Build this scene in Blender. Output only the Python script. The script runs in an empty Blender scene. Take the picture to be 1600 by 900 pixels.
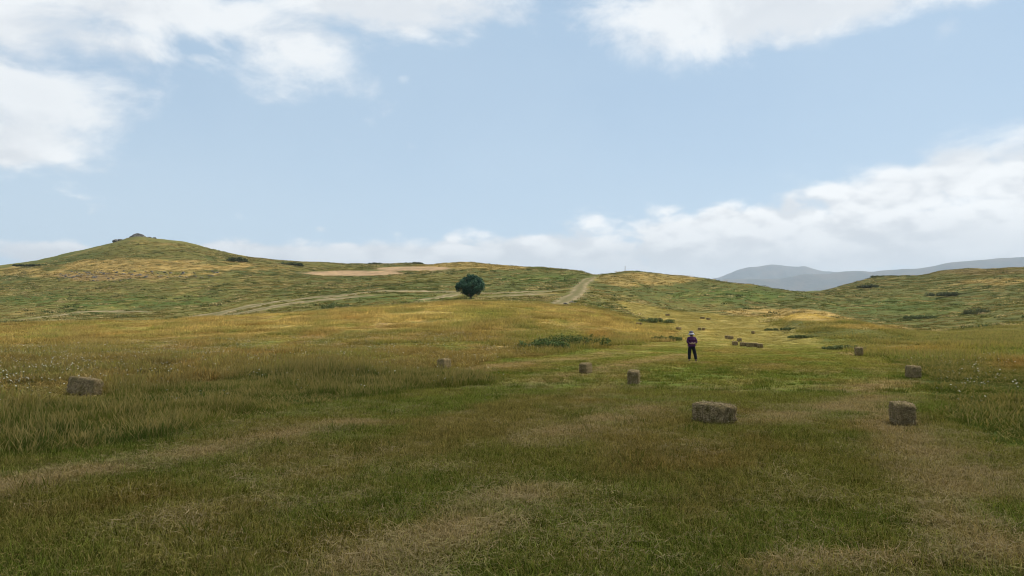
import bpy, bmesh, math, random
import numpy as np
from mathutils import Vector, Matrix
R = math.radians
random.seed(4); RNG = np.random.default_rng(4)
scene = bpy.context.scene
COL = scene.collection

# ------------------------------------------------------------------ camera
F = 1256.0                      # focal length in units of a 1600-wide frame
CAMZ = 1.8
PITCH = math.atan(65 / F)
cam_d = bpy.data.cameras.new('camera'); cam = bpy.data.objects.new('camera', cam_d); COL.objects.link(cam)
cam.location = (0, 0, CAMZ); cam.rotation_euler = (math.pi / 2 + PITCH, 0, 0)
cam_d.sensor_width = 36; cam_d.lens = F / 1600 * 36
cam_d.clip_start = 0.1; cam_d.clip_end = 40000
scene.camera = cam

# ------------------------------------------------------------------ sun, sky, exposure
SUN_AZ, SUN_EL = R(68), R(58)   # azimuth clockwise from +Y
SUND = Vector((math.sin(SUN_AZ) * math.cos(SUN_EL), math.cos(SUN_AZ) * math.cos(SUN_EL), math.sin(SUN_EL)))
sl = bpy.data.lights.new('sun', 'SUN'); sl.energy = 3.6; sl.angle = R(1.2); sl.color = (1.0, .94, .84)
so = bpy.data.objects.new('sun', sl); COL.objects.link(so)
so.rotation_euler = (-SUND).to_track_quat('-Z', 'Y').to_euler(); so.location = (300, 150, 900)
scene.view_settings.view_transform = 'Standard'; scene.view_settings.look = 'None'
scene.view_settings.gamma = 1; scene.view_settings.use_curve_mapping = False
scene.view_settings.exposure = 0.75
scene.render.engine = 'CYCLES'
cy = scene.cycles
cy.use_denoising = True; cy.max_bounces = 5; cy.diffuse_bounces = 3; cy.transmission_bounces = 3
cy.volume_bounces = 0; cy.transparent_max_bounces = 8; cy.use_adaptive_sampling = True; cy.adaptive_threshold = 0.01
cy.sample_clamp_indirect = 4; cy.filter_width = 1.05


def pixdir(u, v):
    t = (450 - v) / F; c, s = math.cos(PITCH), math.sin(PITCH)
    den = c - s * t
    return (u - 800) / F / den, (s + c * t) / den          # x/y , (z-CAMZ)/y


class NB:
    """small helper for building node trees"""
    def __init__(s, tree): s.t = tree; s.n = tree.nodes; s.l = tree.links
    def new(s, typ, **kw):
        n = s.n.new(typ)
        for k, v in kw.items(): setattr(n, k, v)
        return n
    def put(s, sock, v):
        if isinstance(v, bpy.types.NodeSocket): s.l.new(v, sock)
        elif v is not None: sock.default_value = v
    def m(s, op, a, b=None, c=None, clamp=False):
        n = s.new('ShaderNodeMath', operation=op, use_clamp=clamp)
        for i, v in enumerate((a, b, c)): s.put(n.inputs[i], v)
        return n.outputs[0]
    def ss(s, x, lo, hi, a=0.0, b=1.0, smooth=True):
        n = s.new('ShaderNodeMapRange'); n.interpolation_type = 'SMOOTHSTEP' if smooth else 'LINEAR'
        for i, v in enumerate((x, lo, hi, a, b)): s.put(n.inputs[i], v)
        return n.outputs[0]
    def mix(s, f, a, b, blend='MIX'):
        n = s.new('ShaderNodeMix', data_type='RGBA', blend_type=blend)
        s.put(n.inputs[0], f)
        for i, v in ((6, a), (7, b)):
            if isinstance(v, tuple) and len(v) == 3: v = v + (1,)
            s.put(n.inputs[i], v)
        return n.outputs[2]
    def noise(s, vec, scale, detail=4, rough=.5, dist=0.0, lac=2.0, out=0):
        n = s.new('ShaderNodeTexNoise'); n.inputs['Scale'].default_value = scale; n.inputs['Detail'].default_value = detail
        n.inputs['Roughness'].default_value = rough; n.inputs['Distortion'].default_value = dist; n.inputs['Lacunarity'].default_value = lac
        s.put(n.inputs['Vector'], vec); return n.outputs[out]
    def vm(s, op, a, b=None):
        n = s.new('ShaderNodeVectorMath', operation=op); s.put(n.inputs[0], a)
        if b is not None: s.put(n.inputs[1], b)
        return n.outputs[0]


world = bpy.data.worlds.new('World'); scene.world = world; world.use_nodes = True
nb = NB(world.node_tree); nb.n.clear()
sky = nb.new('ShaderNodeTexSky', sky_type='NISHITA'); sky.sun_disc = False
sky.sun_elevation = SUN_EL; sky.sun_rotation = SUN_AZ; sky.altitude = 1700
sky.air_density = 1.0; sky.dust_density = 1.6; sky.ozone_density = 1.0
tc = nb.new('ShaderNodeTexCoord'); sep = nb.new('ShaderNodeSeparateXYZ'); nb.put(sep.inputs[0], tc.outputs['Generated'])
X, Y, Z = sep.outputs
AZ = nb.m('ARCTAN2', X, Y); EL = nb.m('ARCSINE', Z)
cvec = nb.vm('MULTIPLY', tc.outputs['Generated'], (1, 1, 1.9))
# cloud banks: (u, v, ru, rv, weight) in units of the 1600x900 frame, turned into azimuth and elevation
BANKS = [(-60, 40, 260, 120, 1.), (20, 140, 200, 70, .95), (45, 225, 110, 55, .85), (120, 60, 150, 40, .8), (280, 12, 250, 42, .95), (470, 70, 125, 50, .95),
         (600, 12, 240, 45, 1.), (700, 40, 90, 30, .7), (1120, 18, 250, 62, 1.15), (1100, 62, 110, 32, 1.), (1370, -6, 230, 48, 1.), (628, 122, 18, 9, .55), (1475, 45, 40, 22, .7), (320, 92, 34, 9, .5),
         (1640, 278, 115, 55, 1.2), (1700, 350, 300, 74, 1.2), (1500, 278, 90, 40, 1.0), (1390, 312, 130, 45, 1.08), (1430, 370, 300, 48, 1.25), (1220, 362, 160, 40, 1.1), (1080, 360, 150, 40, 1.05), (1150, 400, 300, 42, 1.2), (860, 400, 240, 32, 1.0),
         (620, 400, 260, 22, .95), (400, 396, 200, 18, .9), (80, 396, 120, 16, .9), (500, 359, 18, 7, .5), (1900, 380, 400, 90, 1.), (-300, 420, 350, 40, .9), (-420, 60, 240, 120, .9), (2000, -20, 300, 90, .9)]
mask = None
cmb = nb.new('ShaderNodeCombineXYZ'); nb.put(cmb.inputs[0], AZ); nb.put(cmb.inputs[1], EL); AE = cmb.outputs[0]
for (u, v, ru, rv, w) in BANKS:
    sx, sz = pixdir(u, v)
    a0 = math.atan(sx); e0 = math.atan(sz / math.hypot(1, sx)); ca = math.cos(a0) ** 2
    ka = F / ru / (ca + .15 * (1 - ca)); ke = F / rv
    vq = nb.new('ShaderNodeVectorMath', operation='MULTIPLY_ADD'); nb.put(vq.inputs[0], AE); vq.inputs[1].default_value = (ka, ke, 0); vq.inputs[2].default_value = (-a0 * ka, -e0 * ke, 0)
    dq = nb.new('ShaderNodeVectorMath', operation='DOT_PRODUCT'); nb.put(dq.inputs[0], vq.outputs[0]); nb.put(dq.inputs[1], vq.outputs[0])
    g = nb.m('MULTIPLY_ADD', dq.outputs['Value'], -.75, math.log(w))
    mask = g if mask is None else nb.m('MAXIMUM', mask, g)
mask = nb.m('EXPONENT', mask)
wide = nb.noise(cvec, 2.2, 3, .5)
# outside the framed stretch the sky goes on with the same kind of broken cloud, higher up and round the horizon
gen = nb.m('MULTIPLY', nb.m('ADD', nb.ss(EL, .30, .5), nb.ss(EL, .10, .03)), nb.ss(nb.m('ABSOLUTE', AZ), .62, .85))
gen = nb.m('MAXIMUM', gen, nb.ss(EL, .36, .5))
mask = nb.m('MAXIMUM', mask, nb.m('MULTIPLY', gen, nb.ss(wide, .40, .62)))
low = nb.ss(EL, .24, .14)                                   # far bank: smaller, crisper billows
n_hi = nb.noise(cvec, 6.0, 8, .64, .3)
n_lo = nb.noise(nb.vm('MULTIPLY', cvec, (1, 1, 1.15)), 15.0, 7, .60, .2)
off = nb.vm('ADD', cvec, (.02 * SUND.x, .02 * SUND.y, .06))
offl = nb.vm('ADD', nb.vm('MULTIPLY', cvec, (1, 1, 1.15)), (.008 * SUND.x, .008 * SUND.y, .024))
m_hi = nb.noise(off, 6.0, 3, .5, .3); m_lo = nb.noise(offl, 15.0, 3, .5, .2)
def two(a, b):
    return nb.m('ADD', nb.m('MULTIPLY', a, nb.m('SUBTRACT', 1, low)), nb.m('MULTIPLY', b, low))
def billow(vec, sc):
    vo = nb.new('ShaderNodeTexVoronoi', feature='F1'); nb.put(vo.inputs['Vector'], vec); vo.inputs['Scale'].default_value = sc
    return nb.m('SUBTRACT', 1.03, vo.outputs['Distance'])
warp = nb.vm('ADD', cvec, nb.vm('MULTIPLY', nb.noise(cvec, 16, 3, .6, out=1), (.07, .07, .07)))
puff = nb.m('ADD', nb.m('MULTIPLY', billow(warp, 11), .6), nb.m('MULTIPLY', billow(warp, 27), .4))
puff2 = billow(nb.vm('ADD', warp, (.012, .006, .022)), 11)
n_lo = nb.m('ADD', nb.m('MULTIPLY', n_lo, .5), nb.m('MULTIPLY', puff, .5))
m_lo = nb.m('ADD', nb.m('MULTIPLY', m_lo, .5), nb.m('MULTIPLY', puff2, .5))
n1 = two(n_hi, n_lo); n2 = two(m_hi, m_lo)
dens = nb.m('ADD', nb.m('MULTIPLY', mask, .66), nb.m('MULTIPLY', nb.m('SUBTRACT', n1, .5), two(1.65, 1.25)))
cov = nb.m('ADD', nb.m('MULTIPLY', nb.ss(dens, .15, .60), nb.m('SUBTRACT', 1, low)), nb.m('MULTIPLY', nb.ss(dens, .22, .50), low))
relief = nb.m('SUBTRACT', n1, n2)
litn = nb.ss(nb.m('MULTIPLY', relief, 3.2), -.42, .22)
edge = nb.ss(dens, .95, .35)                                 # thin rims catch the light, deep middles are greyer
lit = nb.m('ADD', nb.m('MULTIPLY', litn, .72), nb.m('MULTIPLY', edge, .28), clamp=True)
bank = nb.m('MULTIPLY', low, nb.m('SUBTRACT', 1, nb.ss(nb.m('ADD', EL, nb.m('MULTIPLY', nb.m('SUBTRACT', n_lo, .5), .10)), .075, .135)))
lit = nb.m('MULTIPLY', lit, nb.m('SUBTRACT', 1, nb.m('MULTIPLY', bank, .75)))
ccol = nb.mix(low, nb.mix(lit, (6.3, 6.5, 6.75), (8.2, 8.25, 8.2)), nb.mix(lit, (5.7, 5.8, 6.0), (9.3, 9.2, 9.0)))
veil = nb.m('MULTIPLY', nb.ss(nb.noise(cvec, 1.7, 4, .5), .3, .75), .34)
skyc = nb.mix(.62, sky.outputs[0], (4.5, 5.85, 7.5))
skyc = nb.mix(veil, skyc, (6.3, 7.0, 7.8))
skyc = nb.mix(nb.ss(EL, .30, .05, 0, .62), skyc, (6.6, 7.4, 8.3))
skyc = nb.mix(nb.m('MULTIPLY', nb.ss(AZ, -.05, -.55), nb.ss(EL, .32, .08, 0, .35)), skyc, (6.6, 7.1, 7.6))
skyc = nb.mix(1.0, skyc, (.79, .87, .90), 'MULTIPLY')
final = nb.mix(nb.m('MULTIPLY', cov, two(.90, .97)), skyc, ccol)
bg = nb.new('ShaderNodeBackground'); nb.put(bg.inputs[0], final); bg.inputs[1].default_value = 0.075
wo = nb.new('ShaderNodeOutputWorld'); nb.l.new(bg.outputs[0], wo.inputs[0])
world.cycles.sampling_method = 'MANUAL'; world.cycles.sample_map_resolution = 512

# ------------------------------------------------------------------ helpers
def tag(o, label=None, cat=None, group=None, kind=None):
    if label: o['label'] = label
    if cat: o['category'] = cat
    if group: o['group'] = group
    if kind: o['kind'] = kind
    return o

def link(o, parent=None):
    COL.objects.link(o)
    if parent is not None: o.parent = parent
    return o

def empty(name, loc, rz=0):
    o = bpy.data.objects.new(name, None); o.empty_display_size = .2
    o.location = loc; o.rotation_euler = (0, 0, rz); return link(o)

def np_mesh(name, V, Q, mat, cols=None, smooth=True, tris=False):
    V = np.asarray(V, np.float32); Q = np.asarray(Q, np.int32)
    k = Q.shape[1]
    me = bpy.data.meshes.new(name)
    me.vertices.add(len(V)); me.vertices.foreach_set('co', V.ravel())
    me.loops.add(Q.size); me.loops.foreach_set('vertex_index', Q.ravel())
    me.polygons.add(len(Q)); me.polygons.foreach_set('loop_start', np.arange(0, Q.size, k, dtype=np.int32))
    me.polygons.foreach_set('use_smooth', np.full(len(Q), smooth))
    if cols is not None:
        at = me.color_attributes.new('tint', 'FLOAT_COLOR', 'POINT')
        c = np.ones((len(V), 4), np.float32); c[:, :cols.shape[1]] = cols; at.data.foreach_set('color', c.ravel())
    me.update(calc_edges=True); me.validate()
    if mat: me.materials.append(mat)
    return me

def _hash(ix, iy, seed):
    h = (ix.astype(np.int64) * 374761393 + iy.astype(np.int64) * 668265263 + seed * 974634777) & 0xFFFFFFFF
    h = ((h ^ (h >> 13)) * 1274126177) & 0xFFFFFFFF
    h = (h ^ (h >> 16)) & 0xFFFFFFFF
    return h / 4294967295.0

def vnoise(x, y, seed=0):
    ix = np.floor(x); iy = np.floor(y); fx = x - ix; fy = y - iy
    fx = fx * fx * fx * (fx * (fx * 6 - 15) + 10); fy = fy * fy * fy * (fy * (fy * 6 - 15) + 10)
    a = _hash(ix, iy, seed); b = _hash(ix + 1, iy, seed); c = _hash(ix, iy + 1, seed); d = _hash(ix + 1, iy + 1, seed)
    return (a + (b - a) * fx) * (1 - fy) + (c + (d - c) * fx) * fy

def fbm(x, y, octv=4, seed=0, gain=.5):
    s = 0; a = 1; t = 0
    for i in range(octv):
        s = s + a * vnoise(x * 2 ** i + 17.3 * i, y * 2 ** i - 9.1 * i, seed + i); t += a; a *= gain
    return s / t

def sstep(x, a, b):
    t = np.clip((x - a) / (b - a), 0, 1); return t * t * (3 - 2 * t)

def pchip(xk, yk, x):
    """monotone cubic along axis 0; yk (n,...)"""
    xk = np.asarray(xk, float); h = np.diff(xk); sh = (-1,) + (1,) * (yk.ndim - 1)
    hh = h.reshape(sh); d = np.diff(yk, axis=0) / hh
    m = np.zeros_like(yk); w1 = 2 * hh[1:] + hh[:-1]; w2 = hh[1:] + 2 * hh[:-1]
    ok = (d[:-1] * d[1:]) > 0
    with np.errstate(divide='ignore', invalid='ignore'):
        mm = (w1 + w2) / (w1 / d[:-1] + w2 / d[1:])
    m[1:-1] = np.where(ok, mm, 0); m[0] = d[0]; m[-1] = d[-1]
    i = np.clip(np.searchsorted(xk, x) - 1, 0, len(xk) - 2)
    t = ((x - xk[i]) / h[i]).reshape(sh); hi = h[i].reshape(sh)
    return (yk[i] * (1 + 2 * t) * (1 - t) ** 2 + hi * m[i] * t * (1 - t) ** 2 + yk[i + 1] * t * t * (3 - 2 * t) + hi * m[i + 1] * t * t * (t - 1))

# ------------------------------------------------------------------ terrain survey: bearing (u) -> [(depth m, sight-line v)]
fl = lambda d: 515 + CAMZ * F / d
SURVEY = {
 -260: [(70, 536), (100, 516), (120, 512), (160, 514), (200, 500), (260, 480), (330, 455), (400, 438), (450, 432), (520, 440), (700, 455)],
 0:    [(70, 537), (100, 517), (120, 508), (150, 511), (200, 497), (260, 470), (330, 442), (400, 421), (450, 413), (520, 424), (700, 445)],
 100:  [(70, 536), (100, 514), (120, 505), (150, 508), (200, 494), (260, 464), (330, 432), (400, 407), (450, 397), (520, 410), (700, 440)],
 175:  [(70, 535), (100, 511), (120, 503), (150, 506), (200, 492), (260, 461), (330, 424), (400, 394), (450, 380), (520, 395), (700, 435)],
 214:  [(70, 535), (100, 511), (120, 502), (150, 505), (200, 491), (260, 459), (330, 420), (400, 388), (455, 371), (520, 388), (700, 435)],
 270:  [(70, 534), (100, 510), (120, 500), (150, 502), (200, 489), (260, 458), (330, 421), (400, 390), (455, 376), (520, 390), (700, 435)],
 330:  [(70, 534), (100, 508), (120, 497), (150, 500), (200, 484), (260, 456), (330, 424), (400, 398), (450, 389), (520, 400), (700, 435)],
 400:  [(70, 533), (100, 505), (120, 493), (150, 494), (200, 474), (260, 452), (330, 428), (400, 408), (440, 403), (520, 412), (700, 435)],
 500:  [(70, 531), (100, 500), (120, 489), (150, 486), (200, 464), (260, 449), (330, 434), (400, 420), (450, 411.5), (520, 418), (700, 436)],
 620:  [(70, 530), (100, 495), (122, 481), (150, 478), (190, 456), (260, 441), (330, 427), (400, 417), (450, 413), (520, 419), (700, 436)],
 735:  [(70, 530), (100, 490), (128, 473), (165, 468), (200, 457), (260, 437), (320, 418), (370, 410.5), (450, 420), (700, 440)],
 850:  [(70, 532), (100, 496), (128, 479), (160, 470), (200, 457), (250, 441), (320, 417), (400, 428), (700, 442)],
 905:  [(70, 535), (100, 503), (130, 484), (160, 470), (200, 455), (250, 438), (300, 422), (380, 432), (700, 445)],
 932:  [(70, 536), (100, 506), (130, 489), (160, 475), (200, 458), (245, 441), (285, 430), (350, 437), (700, 448)],
 972:  [(70, 539), (100, 513), (130, 498), (160, 485), (200, 467), (245, 441), (280, 427), (350, 438), (700, 450)],
 1060: [(70, 541), (100, 521), (130, 508), (160, 497), (200, 485), (240, 456), (278, 434), (350, 446), (700, 458)],
 1150: [(70, 542), (100, 525), (130, 511), (160, 499), (190, 491), (230, 466), (272, 443.5), (350, 460), (700, 470)],
 1205: [(70, 544), (90, 533), (110, 521), (140, 502), (165, 494), (185, 495), (225, 474), (268, 450), (350, 466), (700, 470)],
 1250: [(60, 549), (75, 539), (92, 520), (122, 490), (150, 498), (200, 479), (275, 457), (350, 466), (700, 462)],
 1330: [(60, 549), (75, 535), (100, 503), (130, 510), (170, 503), (220, 478), (300, 456), (380, 448), (430, 445), (520, 452), (700, 462)],
 1385: [(60, 551), (80, 533), (100, 517), (130, 514), (170, 503), (220, 476), (300, 450), (370, 438), (420, 434), (520, 446), (700, 456)],
 1435: [(60, 550), (80, 535), (100, 527), (130, 516), (170, 502), (220, 475), (300, 447), (360, 436), (405, 432), (500, 441), (700, 452)],
 1480: [(60, 549), (80, 534), (100, 526), (130, 512), (170, 495), (220, 469), (300, 440), (345, 428), (385, 422), (480, 432), (700, 448)],
 1535: [(60, 548), (80, 532), (100, 523), (130, 508), (170, 488), (220, 463), (280, 438), (330, 425), (360, 421.5), (460, 432), (700, 446)],
 1600: [(60, 547), (80, 529), (100, 518), (130, 499), (170, 476), (220, 452), (280, 431), (340, 417.5), (450, 427), (700, 444)],
 1860: [(60, 545), (80, 525), (100, 511), (130, 488), (170, 462), (220, 438), (280, 418), (340, 405), (450, 415), (700, 440)],
}
us = sorted(SURVEY); thk = np.array([math.atan((u - 800) / F) for u in us])
r_a = np.concatenate([np.array([.25, .8, 1.6, 2.4]), np.geomspace(3, 700, 660), np.geomspace(740, 12600, 36)])
lr = np.log(r_a)
cols_ = []
for u, th in zip(us, thk):
    pts = [(.2, 0), (5, 0), (20, 0), (35, 0.0), (50, (pixdir(800, np.interp(50, [35, SURVEY[u][0][0]], [fl(35), SURVEY[u][0][1]]) * 0 + fl(50))[1] * 50 + CAMZ))]
    for d, v in SURVEY[u]: pts.append((d, pixdir(800, v)[1] * d + CAMZ))
    zl = pts[-1][1]; pts += [(1300, zl * .85), (3000, zl * .7), (13000, zl * .6)]
    d = np.array([p[0] for p in pts]) / math.cos(th); z = np.array([p[1] for p in pts])
    cols_.append(pchip(np.log(d), z, lr))
cols_ = np.array(cols_)                                      # (ncol, nr)
th_front = np.radians(np.linspace(-47, 47, 540)); th_back = np.radians(np.arange(52, 309, 8.0))
th_a = np.concatenate([th_front, th_back]); nth = len(th_a)
thc = np.clip(th_a, thk[0], thk[-1]); thc[len(th_front):] = np.interp(th_back, [R(50), R(310)], [thk[-1], thk[0]])
ZG = pchip(thk, cols_, thc)                                  # (nth, nr)
k = np.array([1, 2, 3, 2, 1.]) / 9
Zf = np.pad(ZG[:540], ((2, 2), (0, 0)), mode='edge'); ZG[:540] = sum(k[i] * Zf[i:i + 540] for i in range(5))
GX = np.sin(th_a)[:, None] * r_a[None]; GY = np.cos(th_a)[:, None] * r_a[None]
amp = sstep(r_a, 60, 320)[None]
ZG += (fbm(GX / 2.4, GY / 2.4, 3, 5) - .5) * .07 + (fbm(GX / 9, GY / 9, 3, 8) - .5) * (.12 + .5 * amp) + (fbm(GX / 26, GY / 26, 4, 11, .55) - .5) * 2.6 * amp

def ground_z(x, y):
    x = np.asarray(x, float); y = np.asarray(y, float)
    th = np.arctan2(x, y); rr = np.clip(np.hypot(x, y), r_a[0] * 1.01, r_a[-1] * .999)
    j = np.clip(np.searchsorted(r_a, rr) - 1, 0, len(r_a) - 2); fj = (rr - r_a[j]) / (r_a[j + 1] - r_a[j])
    t = np.clip((th - th_front[0]) / (th_front[-1] - th_front[0]) * 539, 0, 538.999); i = t.astype(int); fi = t - i
    return (ZG[i, j] * (1 - fi) + ZG[i + 1, j] * fi) * (1 - fj) + (ZG[i, j + 1] * (1 - fi) + ZG[i + 1, j + 1] * fi) * fj

def project(x, y, z):
    c, s = math.cos(PITCH), math.sin(PITCH); zz = z - CAMZ
    dep = np.maximum(y * c + zz * s, .05)
    return 800 + F * x / dep, 450 - F * (-y * s + zz * c) / dep

DS = np.geomspace(4, 640, 1500)
def spot_v(u, v, dmin=4):
    """first visible ground point on a sight line"""
    sx, sz = pixdir(u, v); d = DS[DS >= dmin]
    g = ground_z(sx * d, d) - (CAMZ + sz * d)
    h = np.nonzero(g >= 0)[0]
    dd = d[h[0]] if len(h) else d[-1]
    return sx * dd, dd
def spot_d(u, d):
    sx = pixdir(u, 480)[0]; return sx * d, d
def on(p, dz=0): return (p[0], p[1], float(ground_z(p[0], p[1])) + dz)

def inside(poly, x, y):
    poly = np.array(poly); n = len(poly); res = np.zeros(x.shape, bool)
    for i in range(n):
        x1, y1 = poly[i]; x2, y2 = poly[(i + 1) % n]
        if y1 == y2: continue
        c = ((y1 > y) != (y2 > y)) & (x < (x2 - x1) * (y - y1) / (y2 - y1) + x1)
        res ^= c
    return res
def seg_dist(pl, x, y):
    best = np.full(x.shape, 1e9)
    for (x1, y1), (x2, y2) in zip(pl[:-1], pl[1:]):
        dx, dy = x2 - x1, y2 - y1; t = np.clip(((x - x1) * dx + (y - y1) * dy) / (dx * dx + dy * dy + 1e-9), 0, 1)
        best = np.minimum(best, np.hypot(x - x1 - t * dx, y - y1 - t * dy))
    return best

SV = spot_v; SD = spot_d
LINE_B = [SV(-260, 790), SV(0, 722), SV(200, 702), SV(340, 672), SV(450, 640), SV(640, 614), SV(770, 602), SV(712, 582), SV(770, 562), SV(930, 545), SV(1050, 531),
          SD(1064, 84), SD(1050, 105), SD(1030, 135), SD(975, 165), SD(960, 185), SD(1040, 196), SD(1110, 196), SD(1180, 172), SD(1203, 140), SD(1235, 100), SD(1275, 80), SV(1330, 549), SV(1390, 562),
          SV(1440, 584), SV(1455, 612), SV(1482, 648), SV(1545, 692), SV(1600, 724), SV(1800, 810), (25, -40), (-25, -40)]
MID = [SV(-260, 700), SV(0, 652), SV(120, 624), SV(280, 604), SV(420, 586), SV(640, 579), SV(712, 573)] + LINE_B[7::-1]
HAYROWS = [([SV(-60, 778), SV(120, 742), SV(260, 722), SV(430, 688), SV(560, 664)], .32), ([SV(560, 905), SV(660, 862), SV(745, 822), SV(835, 770)], .26), ([SV(845, 692), SV(930, 664), SV(1010, 642)], .34),
           ([SV(1340, 640), SV(1420, 680), SV(1470, 720), SV(1530, 770)], .42), ([SV(1460, 790), SV(1520, 830), SV(1560, 880)], .22), ([SV(860, 597), SV(905, 586), SV(1000, 566), SV(1070, 556)], .7),
           ([SV(1190, 660), SV(1300, 640), SV(1380, 625)], .5), ([SV(720, 580), SV(830, 567), SV(960, 553)], .8), ([SV(1330, 610), SV(1400, 596), SV(1430, 600)], .6), ([SV(1190, 900), SV(1300, 880), SV(1420, 884)], .1),
           ([SV(1300, 552), SV(1325, 551), SV(1345, 556)], .5)]
TRACKS = {  # bearings and sight lines of the wheel tracks
 'lower': ([SV(20, 501, 135), SV(60, 496, 135), SV(100, 491.5, 135), SV(165, 487, 135), SV(240, 487, 135)], 2.6),
 'lane': ([SV(262, 505, 125), SV(300, 499, 128), SV(345, 489, 130), SV(400, 478, 135), SV(470, 467, 140), SV(545, 461, 140), SV(580, 456, 140), SV(640, 455, 140), SV(700, 456.5, 140), SV(790, 458, 140), SV(850, 456, 140), SV(880, 453, 140)], 5.0),
 'lane_inner': ([SV(296, 504, 125), SV(350, 494, 130), SV(410, 483.5, 135), SV(480, 472, 140), SV(548, 464.5, 140), SV(600, 461, 140)], 4.5),
 'verge': ([SV(760, 464, 140), SV(800, 461.5, 140), SV(845, 459.5, 140), SV(872, 461, 140)], 3.0),
 'spur': ([SV(650, 470, 135), SV(690, 464, 135), SV(712, 460, 135), SV(735, 458, 140)], 2.4),
 'saddle': ([SV(868, 476, 135), SV(884, 470, 140), SV(897, 462, 140), SV(904, 455, 140), SV(908, 446, 140), SV(918, 438, 140), SV(930, 431.5, 140)], 2.3),
}
# ground colours (linear albedo)
GREEN = np.array([.090, .118, .026]); OLIVE = np.array([.124, .124, .036]); BROWN = np.array([.180, .130, .062]); HAY = np.array([.305, .218, .135])
GOLD = np.array([.335, .250, .118]); RUST = np.array([.230, .110, .045]); DEEP = np.array([.040, .066, .018]); HILL = np.array([.108, .104, .040]); HILL2 = np.array([.070, .080, .030]); TAN = np.array([.330, .235, .110])

def blob(u, v, u0, v0, ru, rv): return np.exp(-(((u - u0) / ru) ** 2 + ((v - v0) / rv) ** 2))
def lerp(a, b, t): return a + (b - a) * t[..., None]

def zone(x, y):
    """1 mown, 2 regrowth, 0 uncut"""
    r = np.hypot(x, y); w = .18 + .012 * r
    wx = x + (fbm(x / 1.3, y / 1.3, 3, 31) - .5) * 2.4 * w; wy = y + (fbm(x / 1.3, y / 1.3, 3, 37) - .5) * 2.4 * w
    m = inside(LINE_B, wx, wy).astype(np.int8); m[inside(MID, wx, wy) & (m == 0)] = 2
    return m

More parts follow.
